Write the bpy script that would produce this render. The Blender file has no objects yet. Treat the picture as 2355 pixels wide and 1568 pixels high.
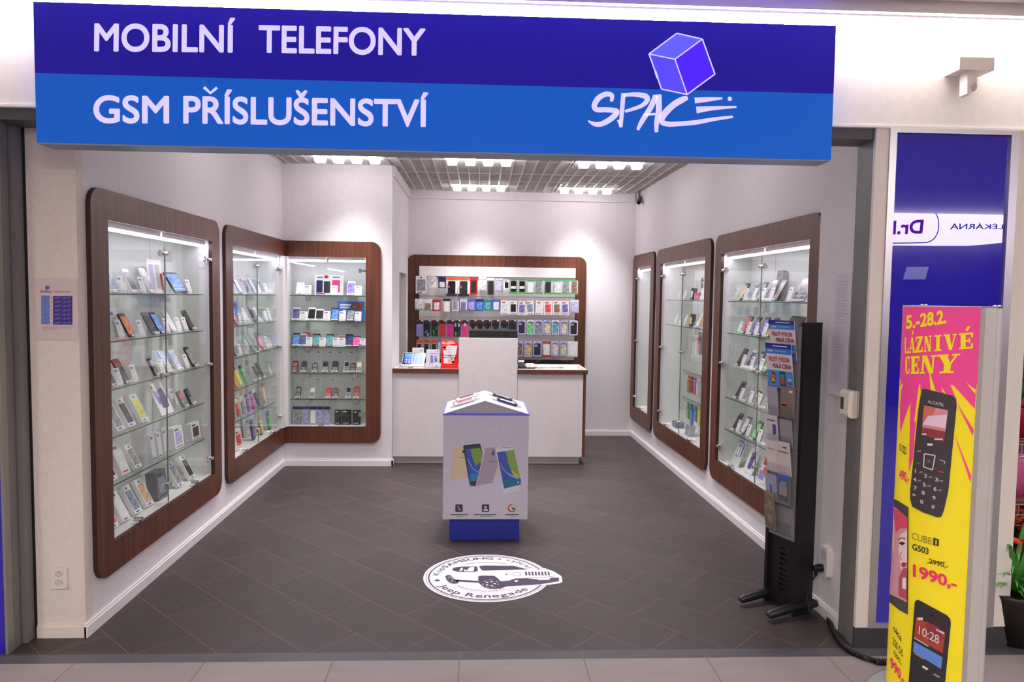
import bpy, math, random
from math import sin, cos, pi, radians as R
from mathutils import Vector as V, Matrix
from mathutils.geometry import tessellate_polygon
random.seed(7)
SC = bpy.context.scene
COL = SC.collection
# ---------------------------------------------------------------- camera model (fitted to the photograph's straight lines)
F, H = 1680.0, 1.57
_p, _y, _r = R(3.47528513), R(2.56319406), R(0.74935442)   # pitch, yaw, roll
def _mm(A, B): return [[sum(A[i][k]*B[k][j] for k in range(3)) for j in range(3)] for i in range(3)]
_Ry = [[cos(_y), 0, -sin(_y)], [0, 1, 0], [sin(_y), 0, cos(_y)]]
_Rp = [[1, 0, 0], [0, cos(_p), -sin(_p)], [0, sin(_p), cos(_p)]]
_Rr = [[cos(_r), -sin(_r), 0], [sin(_r), cos(_r), 0], [0, 0, 1]]
M3 = _mm(_Rr, _mm(_Rp, _Ry))
def ray(px, py):
    c = ((px-1177.5)/F, (py-784)/F, 1.0)
    w = [sum(M3[i][k]*c[i] for i in range(3)) for k in range(3)]
    return V((w[0], w[2], -w[1]))
def on(px, py, ax, v):                      # point where the sight line meets the plane axis = v
    d = ray(px, py); o = V((0, 0, H)); return o + d*((v-o[ax])/d[ax])
def onplane(px, py, P, N):
    d = ray(px, py); o = V((0, 0, H)); return o + d*((P-o).dot(N)/d.dot(N))
def proj(p):
    w = (p[0], H-p[2], p[1]); c = [sum(M3[i][k]*w[k] for k in range(3)) for i in range(3)]
    return c[0]/c[2]*F+1177.5, c[1]/c[2]*F+784
cam = bpy.data.cameras.new('camera'); co = bpy.data.objects.new('camera', cam); COL.objects.link(co)
cam.sensor_fit = 'HORIZONTAL'; cam.sensor_width = 36; cam.lens = F/2355*36; cam.clip_start = .05; cam.clip_end = 100
def _cw(v): w = [sum(M3[i][k]*v[i] for i in range(3)) for k in range(3)]; return V((w[0], w[2], -w[1]))
_m = Matrix((_cw((1, 0, 0)), _cw((0, -1, 0)), _cw((0, 0, -1)))).transposed().to_4x4()
_m.translation = (0, 0, H); co.matrix_world = _m
SC.camera = co
# ---------------------------------------------------------------- materials
def lin(h):
    if isinstance(h, str): h = [int(h[i:i+2], 16) for i in (0, 2, 4)]
    o = []
    for c in h:
        c /= 255.0; o.append(c/12.92 if c <= .04045 else ((c+.055)/1.055)**2.4)
    return (o[0], o[1], o[2], 1)
MATS = {}
def mat(h, rough=.5, metal=0, emit=0, coat=0, spec=.5, name=None):
    key = name or (str(h), rough, metal, emit, coat, spec)
    if key in MATS: return MATS[key]
    m = bpy.data.materials.new(name or 'm'); m.use_nodes = True
    b = m.node_tree.nodes['Principled BSDF']; I = b.inputs
    I['Base Color'].default_value = lin(h); I['Roughness'].default_value = rough; I['Metallic'].default_value = metal
    I['Specular IOR Level'].default_value = spec; I['Coat Weight'].default_value = coat
    if emit: I['Emission Color'].default_value = lin(h); I['Emission Strength'].default_value = emit
    MATS[key] = m; return m
def nodes(m):
    nt = m.node_tree; return nt, nt.nodes, nt.links, nt.nodes['Principled BSDF']
def noisy(h1, h2, scale=(20, 20, 20), rough=.5, name='n', detail=3, lo=.35, hi=.65, bump=0, spec=.5):
    m = mat(h1, rough, name=name, spec=spec)
    nt, N, L, b = nodes(m)
    tc = N.new('ShaderNodeTexCoord'); mp = N.new('ShaderNodeMapping'); mp.inputs['Scale'].default_value = scale
    nz = N.new('ShaderNodeTexNoise'); nz.inputs['Scale'].default_value = 1; nz.inputs['Detail'].default_value = detail
    rp = N.new('ShaderNodeValToRGB'); rp.color_ramp.elements[0].position = lo; rp.color_ramp.elements[1].position = hi
    rp.color_ramp.elements[0].color = lin(h1); rp.color_ramp.elements[1].color = lin(h2)
    L.new(tc.outputs['Object'], mp.inputs[0]); L.new(mp.outputs[0], nz.inputs['Vector']); L.new(nz.outputs['Fac'], rp.inputs[0]); L.new(rp.outputs[0], b.inputs['Base Color'])
    if bump:
        bp = N.new('ShaderNodeBump'); bp.inputs['Strength'].default_value = bump; bp.inputs['Distance'].default_value = .002
        L.new(nz.outputs['Fac'], bp.inputs['Height']); L.new(bp.outputs[0], b.inputs['Normal'])
    return m
def glassmat(name, tint, ior=1.45, rough=.0, boost=1.0):
    m = bpy.data.materials.new(name); m.use_nodes = True
    nt = m.node_tree; nt.nodes.clear(); N, L = nt.nodes, nt.links
    o = N.new('ShaderNodeOutputMaterial'); t = N.new('ShaderNodeBsdfTransparent'); g = N.new('ShaderNodeBsdfGlossy')
    mx = N.new('ShaderNodeMixShader'); lw = N.new('ShaderNodeLayerWeight'); lw.inputs['Blend'].default_value = .5
    pw = N.new('ShaderNodeMath'); pw.operation = 'POWER'; pw.inputs[1].default_value = 5; f = N.new('ShaderNodeMath'); f.operation = 'MULTIPLY_ADD'
    r0 = ((ior-1)/(ior+1))**2; f.inputs[1].default_value = .8; f.inputs[2].default_value = r0*.8      # thin pane: Schlick reflection
    L.new(lw.outputs['Facing'], pw.inputs[0]); L.new(pw.outputs[0], f.inputs[0])
    t.inputs[0].default_value = lin(tint); g.inputs['Roughness'].default_value = rough
    g.inputs['Color'].default_value = (boost, boost, boost, 1)
    L.new(f.outputs[0], mx.inputs[0]); L.new(t.outputs[0], mx.inputs[1]); L.new(g.outputs[0], mx.inputs[2]); L.new(mx.outputs[0], o.inputs[0])
    return m
def tiles(name, w, h, off, rot, shift, c1, c2, mortar, msize, rough, nscale):
    m = mat(c1, rough, name=name); nt, N, L, b = nodes(m)
    tc = N.new('ShaderNodeTexCoord'); vr = N.new('ShaderNodeVectorRotate'); vr.rotation_type = 'Z_AXIS'; vr.inputs['Angle'].default_value = rot
    ad = N.new('ShaderNodeVectorMath'); ad.inputs[1].default_value = shift
    br = N.new('ShaderNodeTexBrick'); br.offset = off; br.inputs['Scale'].default_value = 1; br.inputs['Brick Width'].default_value = w; br.inputs['Row Height'].default_value = h
    br.inputs['Mortar Size'].default_value = msize; br.inputs['Mortar Smooth'].default_value = .1
    br.inputs['Color1'].default_value = lin(c1); br.inputs['Color2'].default_value = lin(c2); br.inputs['Mortar'].default_value = lin(mortar)
    nz = N.new('ShaderNodeTexNoise'); nz.inputs['Scale'].default_value = nscale; nz.inputs['Detail'].default_value = 6
    st = N.new('ShaderNodeMapping'); st.inputs['Scale'].default_value = (1, 5, 1)
    mx = N.new('ShaderNodeMix'); mx.data_type = 'RGBA'; mx.blend_type = 'MULTIPLY'; mx.inputs[0].default_value = .45
    rp = N.new('ShaderNodeValToRGB'); rp.color_ramp.elements[0].position = .3; rp.color_ramp.elements[1].position = .7
    rp.color_ramp.elements[0].color = (.72, .72, .72, 1); rp.color_ramp.elements[1].color = (1.1, 1.1, 1.1, 1)
    L.new(tc.outputs['Object'], vr.inputs['Vector']); L.new(vr.outputs[0], ad.inputs[0]); L.new(ad.outputs[0], br.inputs['Vector'])
    L.new(ad.outputs[0], st.inputs[0]); L.new(st.outputs[0], nz.inputs['Vector']); L.new(nz.outputs['Fac'], rp.inputs[0])
    L.new(br.outputs['Color'], mx.inputs[6]); L.new(rp.outputs[0], mx.inputs[7]); L.new(mx.outputs[2], b.inputs['Base Color'])
    mm = N.new('ShaderNodeMath'); mm.operation = 'MULTIPLY_ADD'; mm.inputs[1].default_value = .25; mm.inputs[2].default_value = rough
    L.new(nz.outputs['Fac'], mm.inputs[0]); L.new(mm.outputs[0], b.inputs['Roughness'])
    return m
# ---------------------------------------------------------------- mesh builder
class MB:
    def __init__(s): s.v = []; s.f = []; s.m = []; s.sm = []
    def add(s, vs, fs, m=0, smooth=False):
        o = len(s.v); s.v += [tuple(p) for p in vs]
        for f in fs: s.f.append([i+o for i in f]); s.m.append(m); s.sm.append(smooth)
        return s
    def box(s, a, b, m=0):
        x0, x1 = sorted((a[0], b[0])); y0, y1 = sorted((a[1], b[1])); z0, z1 = sorted((a[2], b[2]))
        v = [(x0, y0, z0), (x1, y0, z0), (x1, y1, z0), (x0, y1, z0), (x0, y0, z1), (x1, y0, z1), (x1, y1, z1), (x0, y1, z1)]
        return s.add(v, [(3, 2, 1, 0), (4, 5, 6, 7), (0, 1, 5, 4), (1, 2, 6, 5), (2, 3, 7, 6), (3, 0, 4, 7)], m)
    def prism(s, loop, y0, y1, m=0, holes=(), fn=None, mside=None):
        # loop of (x, z) counter-clockwise seen from -y; extruded from y0 (front, facing -y) to y1
        fn = fn or (lambda x, y, z: (x, y, z))
        loops = [list(loop)] + [list(h) for h in holes]
        flat = [p for l in loops for p in l]
        tr = tessellate_polygon([[V((p[0], p[1], 0)) for p in l] for l in loops])
        n = len(flat)
        vs = [fn(p[0], y0, p[1]) for p in flat] + [fn(p[0], y1, p[1]) for p in flat]
        fr = []
        for t in tr:
            a, b, c = [flat[i] for i in t]
            if (b[0]-a[0])*(c[1]-a[1])-(b[1]-a[1])*(c[0]-a[0]) < 0: t = t[::-1]
            fr.append(tuple(t))
        s.add(vs, fr + [tuple(i+n for i in t[::-1]) for t in fr], m)
        o = len(s.v)-2*n; k = 0
        for l in loops:
            L_ = len(l)
            for i in range(L_):
                j = (i+1) % L_
                s.f.append([o+k+i, o+n+k+i, o+n+k+j, o+k+j]); s.m.append(m if mside is None else mside); s.sm.append(False)
            k += L_
        return s
    def tube(s, path, r, n=8, m=0, close=True):
        path = [V(p) for p in path]; rings = []; up = V((0, 0, 1)); L_ = len(path)
        rr_ = r if isinstance(r, (list, tuple)) else [r]*L_
        for i, p in enumerate(path):
            d = (path[min(i+1, L_-1)]-path[max(i-1, 0)]).normalized()
            a = d.cross(up)
            if a.length < 1e-3: a = d.cross(V((0, 1, 0)))
            a.normalize(); b = a.cross(d)
            rings.append([p+(a*cos(2*pi*k/n)+b*sin(2*pi*k/n))*rr_[i] for k in range(n)])
        vs = [q for rg in rings for q in rg]; fs = []
        for i in range(L_-1):
            for k in range(n):
                k2 = (k+1) % n; fs.append((i*n+k, i*n+k2, (i+1)*n+k2, (i+1)*n+k))
        s.add(vs, fs, m, True)
        if close: s.add(rings[0], [tuple(range(n))], m); s.add(rings[-1], [tuple(range(n))[::-1]], m)
        return s
    def lathe(s, prof, c=(0, 0, 0), n=20, m=0, smooth=True, sx=1, sy=1):
        vs = [(c[0]+r*cos(2*pi*k/n)*sx, c[1]+r*sin(2*pi*k/n)*sy, c[2]+z) for r, z in prof for k in range(n)]; fs = []
        for i in range(len(prof)-1):
            for k in range(n):
                k2 = (k+1) % n; fs.append((i*n+k, i*n+k2, (i+1)*n+k2, (i+1)*n+k))
        s.add(vs, fs, m, smooth)
        o = len(s.v)-len(vs)
        for i, rev in ((0, True), (len(prof)-1, False)):
            if prof[i][0] > 1e-5:
                f = [o+i*n+k for k in range(n)]; s.f.append(f[::-1] if rev else f); s.m.append(m); s.sm.append(False)
        return s
    def mesh(s, name, mats, org=(0, 0, 0)):
        me = bpy.data.meshes.new(name)
        me.from_pydata([(p[0]-org[0], p[1]-org[1], p[2]-org[2]) for p in s.v], [], s.f)
        if not isinstance(mats, (list, tuple)): mats = [mats]
        for q in mats: me.materials.append(q)
        me.polygons.foreach_set('material_index', s.m); me.polygons.foreach_set('use_smooth', s.sm); me.update()
        return me
    def build(s, name, mats, parent=None, org=None):
        if org is None: org = rootloc(parent)
        o = bpy.data.objects.new(name, s.mesh(name, mats, org)); COL.objects.link(o); o.parent = parent
        return o
def rootloc(p):
    if p is None: return (0, 0, 0)
    while p.parent: p = p.parent
    return p.location if not p.get('_local') else (0, 0, 0)
def tag(o, label, cat, group=None, kind=None):
    n = len(label.split())
    if not 4 <= n <= 16: print('LABEL WORDS', n, label)
    o['label'] = label; o['category'] = cat
    if group: o['group'] = group
    if kind: o['kind'] = kind
    return o
def thing(name, label, cat, loc=(0, 0, 0), rot=(0, 0, 0), group=None):
    o = bpy.data.objects.new(name, None); COL.objects.link(o); o.empty_display_size = .05
    o.location = loc; o.rotation_euler = rot
    return tag(o, label, cat, group)
def struct(name, mb, m): o = mb.build(name, m); o['kind'] = 'structure'; return o
def inst(name, me, parent): o = bpy.data.objects.new(name, me); COL.objects.link(o); o.parent = parent; return o
def rr(x0, z0, x1, z1, r, seg=5, which=(1, 1, 1, 1)):     # rounded rectangle, ccw from bottom left
    out = []
    for (cx, cz, a, on_) in ((x0, z0, 180, which[0]), (x1, z0, 270, which[1]), (x1, z1, 0, which[2]), (x0, z1, 90, which[3])):
        if not on_ or r <= 0: out.append((cx, cz)); continue
        ccx = cx + (r if cx == x0 else -r); ccz = cz + (r if cz == z0 else -r)
        for i in range(seg+1):
            t = R(a+90*i/seg); out.append((ccx+r*cos(t), ccz+r*sin(t)))
    return out
# ---------------------------------------------------------------- flat art: polygons laid on a surface
_TX = {}
def textgeo(s, bold=0.0, shear=0):
    k = (s, bold, shear)
    if k in _TX: return _TX[k]
    cu = bpy.data.curves.new('t', 'FONT'); cu.body = s; cu.size = 1; cu.offset = bold; cu.resolution_u = 8; cu.shear = shear
    ob = bpy.data.objects.new('t', cu); COL.objects.link(ob)
    dg = bpy.context.evaluated_depsgraph_get(); dg.update(); me = ob.evaluated_get(dg).to_mesh()
    vs = [(v.co.x, v.co.y) for v in me.vertices]; fs = [tuple(p.vertices) for p in me.polygons]
    ob.evaluated_get(dg).to_mesh_clear(); bpy.data.objects.remove(ob); bpy.data.curves.remove(cu)
    _TX[k] = (vs, fs); return _TX[k]
CAP = max(v[1] for v in textgeo('H')[0])
class Art:
    """polygons given as (a, b); sur(a, b, lift) gives the point on the surface. step: cut into strips of that width"""
    def __init__(s, sur, step=0): s.sur = sur; s.mb = MB(); s.mats = []; s.step = step; s.lift = .0006
    def mi(s, m):
        if m not in s.mats: s.mats.append(m)
        return s.mats.index(m)
    def tri(s, pts, tris, m, lay):
        k = s.mi(m); L_ = s.lift*(lay+1)
        if not s.step: s.mb.add([s.sur(p[0], p[1], L_) for p in pts], tris, k); return
        for t in tris:
            P = [pts[i] for i in t]; lo = min(p[0] for p in P); hi = max(p[0] for p in P); i = math.floor(lo/s.step)
            while i*s.step < hi:
                q = clip(clip(P, i*s.step, 1), (i+1)*s.step, -1)
                if len(q) > 2: s.mb.add([s.sur(p[0], p[1], L_) for p in q], [tuple(range(len(q)))], k)
                i += 1
    def poly(s, pts, m, lay=0):
        tr = tessellate_polygon([[V((p[0], p[1], 0)) for p in pts]]); s.tri(pts, [tuple(t) for t in tr], m, lay); return s
    def rect(s, x0, y0, x1, y1, m, lay=0): return s.poly([(x0, y0), (x1, y0), (x1, y1), (x0, y1)], m, lay)
    def disc(s, cx, cy, rx, ry, m, lay=0, n=24): return s.poly([(cx+rx*cos(2*pi*i/n), cy+ry*sin(2*pi*i/n)) for i in range(n)], m, lay)
    def ring(s, cx, cy, rx, ry, k, m, lay=0, n=32, a0=0, a1=360):
        pts = []; fs = []
        for i in range(n+1):
            t = R(a0+(a1-a0)*i/n); pts += [(cx+rx*cos(t), cy+ry*sin(t)), (cx+rx*k*cos(t), cy+ry*k*sin(t))]
        for i in range(n): fs += [(2*i, 2*i+1, 2*i+3), (2*i, 2*i+3, 2*i+2)]
        s.tri(pts, fs, m, lay); return s
    def stroke(s, pts, m, lay=0, w=None, sub=4):        # (x, y, width) centre line, smoothed
        P = [(p[0], p[1], p[2] if len(p) > 2 else w) for p in pts]
        if sub > 1 and len(P) > 2:
            Q = []
            for i in range(len(P)-1):
                a, b, c, d = P[max(i-1, 0)], P[i], P[i+1], P[min(i+2, len(P)-1)]
                for k in range(sub):
                    t = k/sub; Q.append(tuple(.5*(2*b[j]+(c[j]-a[j])*t+(2*a[j]-5*b[j]+4*c[j]-d[j])*t*t+(3*b[j]-a[j]-3*c[j]+d[j])*t**3) for j in range(3)))
            P = Q+[P[-1]]
        pts2 = []; fs = []
        for i, p in enumerate(P):
            a = P[max(i-1, 0)]; b = P[min(i+1, len(P)-1)]; dx, dy = b[0]-a[0], b[1]-a[1]; l = math.hypot(dx, dy) or 1
            pts2 += [(p[0]-dy/l*p[2]/2, p[1]+dx/l*p[2]/2), (p[0]+dy/l*p[2]/2, p[1]-dx/l*p[2]/2)]
        for i in range(len(P)-1): fs += [(2*i, 2*i+1, 2*i+3), (2*i, 2*i+3, 2*i+2)]
        s.tri(pts2, fs, m, lay); return s
    def text(s, st, q, m, lay=1, bold=0.0, shear=0):     # q = corners TL, TR, BR, BL of the capital-height box
        vs, fs = textgeo(st, 0.0, shear); b_ = abs(bold)
        if bold > 0:                                      # heavier weight: the outline thickened by shifted copies
            V0, F0 = vs, fs; vs, fs = [], []
            for dx, dy in [(0, 0)]+[(b_*cos(R(k*30)), b_*sin(R(k*30))) for k in range(12)]:
                o_ = len(vs); vs = vs+[(p[0]+dx, p[1]*(1-2*b_/CAP)+b_+dy) for p in V0]; fs = fs+[tuple(i+o_ for i in f_) for f_ in F0]
        x0 = min(v[0] for v in vs); x1 = max(v[0] for v in vs); out = []
        for v in vs:
            a = (v[0]-x0)/(x1-x0); b = v[1]/CAP
            top = [q[0][i]+(q[1][i]-q[0][i])*a for i in (0, 1)]; bot = [q[3][i]+(q[2][i]-q[3][i])*a for i in (0, 1)]
            out.append((bot[0]+(top[0]-bot[0])*b, bot[1]+(top[1]-bot[1])*b))
        if bold > 0:
            n7 = len(out)//13; m7 = len(fs)//13
            for c in range(13): s.tri(out[c*n7:(c+1)*n7], [tuple(i-c*n7 for i in f_) for f_ in fs[c*m7:(c+1)*m7]], m, lay+c*.02)
        else: s.tri(out, fs, m, lay)
        return s
    def textbox(s, st, x0, y0, x1, y1, m, lay=1, bold=0.0):   # y0 top, y1 baseline
        return s.text(st, [(x0, y0), (x1, y0), (x1, y1), (x0, y1)], m, lay, bold)
    def build(s, name, parent, local=False): return s.mb.build(name, s.mats, parent, (0, 0, 0) if local else None)
def clip(P, x, sgn):
    out = []
    for i in range(len(P)):
        a, b = P[i], P[(i+1) % len(P)]; da, db = (a[0]-x)*sgn, (b[0]-x)*sgn
        if da >= 0: out.append(a)
        if (da > 0 > db) or (da < 0 < db): t = da/(da-db); out.append((a[0]+(b[0]-a[0])*t, a[1]+(b[1]-a[1])*t))
    return out
def pxplane(P, N, f=None):         # surface map: photo pixel (through crop map f) -> plane
    P, N = V(P), V(N).normalized()
    def g(a, b, lift):
        if f: a, b = f(a, b)
        return onplane(a, b, P+N*lift, N)
    return g
def crop(x0, y0, sc): return lambda x, y: (x0+x/sc, y0+y/sc)
# ---------------------------------------------------------------- common materials
WALL = noisy('e7e1e4', 'e3dce0', (40, 40, 40), .75, 'wall paint', spec=.25)
WARM = noisy('e2d4cb', 'ddcfc5', (40, 40, 40), .7, 'warm wall paint', spec=.25)
WHITE = mat('eeeaec', .4); GLOSSW = mat('f2eff0', .2); OFFW = mat('e4dfdf', .5)
WOOD = noisy('4a2617', '714029', (55, 55, 1.2), .42, 'walnut veneer', detail=5, lo=.3, hi=.72)
EDGE = mat('3a1a14', .5)
BLACK = mat('121013', .45); DARK = mat('2a282c', .5); GREY = mat('7a7678', .45); LGREY = mat('b5b0b4', .5)
ALU = mat('b9b6b4', .32, .85); ALUG = mat('7e7d7c', .45, .3); CHROME = mat('d8d4d2', .18, 1); SILVER = mat('a9a5a3', .38, .55)
GLASS = glassmat('door glass', 'fdfefd', 1.42); SHELFG = glassmat('shelf glass', 'fafdfb', 1.5); GEDGE = mat('44605a', .25)
ACRYL = glassmat('clear acrylic', 'f8f8fa', 1.4, .05)
CASEIN = noisy('e3e8e4', 'dfe4e0', (30, 30, 30), .5, 'case lining')
INK = mat('55525c', .7); NAVY = mat('251a86', .45); BLUE = mat('2a62b8', .45)
LED = mat('f3f0ff', .5, emit=11, name='led tube'); LAMP = mat('fff9fa', .5, emit=6.5, name='ceiling lamp glow'); COVE = mat('fff4ee', .5, emit=38, name='cove tube')
# ---------------------------------------------------------------- walls
XL, YF, YS, XS, YB, XRB = -1.775, 3.32, 6.69, -.797, 8.22, 1.747
ZC = 2.73
def frame(O, ang):
    O = V(O); c, s = cos(ang), sin(ang)
    f = lambda u, d, z: (O[0]+c*u-s*d, O[1]+s*u+c*d, z)      # u right, d into the wall
    f.O, f.ang = O, ang; f.N = V((s, -c, 0)); return f
LW = frame((XL, 0, 0), pi/2)                    # u = y
SW = frame((0, YS, 0), 0)                       # u = x
RA = math.atan(.0195); RW = frame((XRB, YB, 0), -pi/2+RA)
BW = frame((0, YB, 0), 0)
def solve_u(fr, px, d, z, lo, hi):
    a = proj(fr(lo, d, z))[0] - px
    for _ in range(50):
        m = (lo+hi)/2
        b = proj(fr(m, d, z))[0]-px
        if (a < 0) == (b < 0): lo = m
        else: hi = m
    return (lo+hi)/2
Z0, Z1, I0, I1 = .215, 2.045, .365, 1.905       # display frames: outer and inner heights
def wallslab(name, fr, u0, u1, z1, holes, m, th=.06, z0=0):
    b = MB(); b.prism([(u0, z0), (u1, z0), (u1, z1), (u0, z1)], 0, th, holes=[[(a, c), (a, d), (b_, d), (b_, c)] for a, c, b_, d in holes], fn=fr)
    return struct(name, b, m)
E1 = .012
wallslab('wall_left', LW, YF+.06, YS, ZC+.1, [(3.545, I0, 4.885, I1), (5.29, I0, 6.575, I1)], WALL)
wallslab('wall_step', SW, XL-.3, XS, ZC+.1, [(-1.735, I0, -1.03, I1)], WALL)
RL = YB - 3.66
wallslab('wall_right', RW, 0, RL, ZC+.1, [(.15, I0, .80, I1), (1.18, I0, 2.5, I1), (2.865, I0, 4.26, I1)], WALL)
wallslab('wall_back', BW, XS-.06, XRB+.1, ZC+.1, [], WALL)
SS = frame((XS, 0, 0), pi/2)
wallslab('wall_step_side', frame((XS, YS, 0), pi/2), .06, YB-YS, ZC+.1, [(.60, .02, 1.30, 1.80)], WALL, th=.06)
b = MB(); b.box((XS-.9, YS+.3, 0), (XS-.85, YB, 2.2)); b.box((XS-.9, YS+.3, 2.2), (XS-.06, YB, 2.25)); struct('wall_store_room', b, WALL)
b = MB(); b.box((1.735, 3.33, 0), (2.0, 3.69, ZC+.1)); struct('wall_right_front', b, WALL)
b = MB(); b.box((-2.2, YF, 0), (XL, YF+.06, ZC+.1)); struct('wall_left_front', b, WARM)
# upper ledges (slightly proud wall head)
b = MB(); b.box((XS, YB-.025, 2.64), (XRB-.02, YB, ZC+.02)); struct('trim_1', b, WALL)
b = MB(); b.box((XS, YS+.02, 2.64), (XS+.02, YB-.03, ZC+.02)); struct('trim_2', b, WALL)
# baseboards
def skirt(name, fr, u0, u1, m):
    b = MB()
    for d, z in ((-.014, .05), (-.008, .062)): b.prism([(u0, 0), (u1, 0), (u1, z), (u0, z)], d, 0, fn=fr)
    return struct(name, b, m)
SK = mat('ece4e6', .35); SKW = mat('e6d8cd', .35)
skirt('baseboard_left', LW, YF-.014, YS, SK); skirt('baseboard_step', SW, XL, XS+.014, SK); skirt('baseboard_step_side', frame((XS, YS, 0), pi/2), -.014, .6, SK)
skirt('baseboard_back', BW, 1.03, XRB, SK); skirt('baseboard_right', RW, 0, RL-.05, SK)
skirt('baseboard_left_front', frame((0, YF, 0), 0), -1.985, XL, SKW); skirt('baseboard_right_front', frame((1.735, YB, 0), -pi/2), YB-3.69, YB-3.33, SK)
# ---------------------------------------------------------------- floors
q = R(45)
FLT = tiles('stone tile floor', .535, .2655, .5, q, (3.01+.2675*6+.535*6-.2675+.0, -1.43+.2655*20, 0), '392f30', '403536', '705548', .0019, .38, 7)
b = MB(); b.box((-2.3, 3.15, -.05), (2.3, 8.4, 0)); struct('floor', b, FLT)
HFT = tiles('hall tile floor', .541, .541, 0, 0, (.072+.541*20, -3.08+.541*30, 0), '82787a', '877c7c', '6e625f', .004, .4, 3)
b = MB(); b.box((-8, -7, -.05), (9, 3.075, 0)); struct('floor_hall', b, HFT)
THR = tiles('threshold tile', .541, .2, 0, 0, (.072+.541*20, .05, 0), '46444a', '4c494e', '5b5254', .003, .25, 5)
b = MB(); b.box((-8, 3.075, -.05), (9, 3.15, 0)); struct('trim_threshold', b, THR)
b = MB(); b.box((2.3, 3.15, -.05), (9, 5.6, 0)); struct('floor_flower_shop', b, mat('4a4140', .6))
# ---------------------------------------------------------------- shop ceiling: open grid with a dark void above
b = MB(); b.box((-2.3, 3.2, 3.2), (2.3, 8.4, 3.25)); struct('ceiling', b, mat('b8b2b0', .9))
b = MB(); x = XL+.06
i = 0
while x < 1.86:
    b.box((x-.006, 3.3, ZC), (x+.006, YS if x < XS else YB-.01, ZC+.04)); x += .1; i += 1
y = 3.35
while y < YB-.02:
    b.box((XL if y < YS else XS, y-.0025, ZC+.004), (1.85, y+.0025, ZC+.036)); y += .05
for y in (4.35, 5.0, 5.65, 6.35, 7.0, 7.45, 8.1): b.box((XL if y < YS else XS, y-.008, ZC-.002), (1.85, y+.008, ZC+.03))
struct('ceiling_grid', b, noisy('d2cbc9', 'd8d2d0', (5, 5, 5), .5, 'grid paint'))
b = MB(); b.box((XL-.02, 3.3, ZC-.002), (XL+.02, YS, ZC+.02)); b.box((1.8, 3.3, ZC-.002), (1.86, YB, ZC+.02)); b.box((XS, YB-.03, ZC-.002), (1.8, YB, ZC+.02)); b.box((XL, YS-.015, ZC-.002), (XS, YS+.01, ZC+.02))
struct('trim_3', b, WALL)
# lamps: a steel strip with four square lights
lampname = {0: 'front', 1: 'middle', 2: 'back'}
def lamp(x, y, label):
    t = thing('ceiling_light', label, 'lamp', (x, y, ZC), group='recessed four lamp ceiling lights')
    b = MB(); b.box((x-.3, y-.07, ZC-.004), (x+.3, y+.07, ZC+.03)); b.box((x-.3, y-.3, ZC-.003), (x-.285, y+.3, ZC+.02)); b.box((x+.285, y-.3, ZC-.003), (x+.3, y+.3, ZC+.02)); b.build('housing', mat('cfc8ca', .4), t)
    for k in range(4):
        c = x-.228+k*.152
        b = MB(); b.prism([(px+c, pz) for px, pz in rr(-.048, -.055, .048, .055, .012)], 0, .05, fn=lambda u, d, z: (x-.228+k*.152+(u-(x-.228+k*.152))*(.8+4*d), y+z*(.8+4*d), ZC-.054+d)); b.build('lamp_lens', LAMP, t)
    ld = bpy.data.lights.new('downlight', 'SPOT'); ld.energy = 66; ld.color = (1, .97, .98); ld.spot_size = R(98); ld.spot_blend = 1.0; ld.shadow_soft_size = .2
    lo_ = bpy.data.objects.new('downlight', ld); COL.objects.link(lo_); lo_.location = (x, y, ZC-.07)
for x, y, l in ((-1.1235, 6.28, 'square four lens ceiling light nearest the left wall'), (-.016, 6.26, 'front ceiling light of four lenses above the display stand'),
                (1.104, 6.28, 'front ceiling light of four lenses toward the right wall'), (-.02, 7.76, 'back ceiling light of four lenses above the counter tower'),
                (1.117, 7.82, 'back ceiling light of four lenses beside the small camera'),
                (-1.1235, 4.76, 'ceiling light behind the shop sign at left'), (-.016, 4.76, 'ceiling light behind the shop sign at centre'), (1.104, 4.76, 'ceiling light behind the shop sign at right')):
    lamp(x, y, l)
# ---------------------------------------------------------------- mall front: fascia, cove light, hall ceiling, posts
FASC = noisy('f3ede7', 'efe8e1', (30, 30, 30), .45, 'fascia panel')
b = MB(); b.box((-8, 3.15, 2.322), (9, 3.30, 2.9)); b.box((-8, 3.143, 2.322), (9, 3.15, 2.332)); struct('wall_front', b, FASC)
b = MB(); b.box((-2.05, 3.165, 2.275), (1.8, 3.32, 2.322)); struct('trim_4', b, mat('4d4a48', .5))
b = MB(); b.box((-8, 3.07, 2.782), (9, 3.148, 2.84)); struct('trim_5', b, mat('aaa3a6', .5, .3))
b = MB(); b.box((-8, -7, 2.835), (9, 3.16, 2.9)); struct('ceiling_hall', b, noisy('efe9e1', 'ebe4db', (3, 3, 3), .7, 'hall ceiling paint'))
t = thing('cove_light', 'long white tube light running along the top of the fascia', 'lamp', (0, 3.12, 2.76))
b = MB(); b.box((-8, 3.105, 2.744), (9, 3.147, 2.774)); b.build('tube', COVE, t)
b = MB(); b.box((-8, 3.10, 2.774), (9, 3.147, 2.784)); b.build('mounting_rail', WHITE, t)
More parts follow.
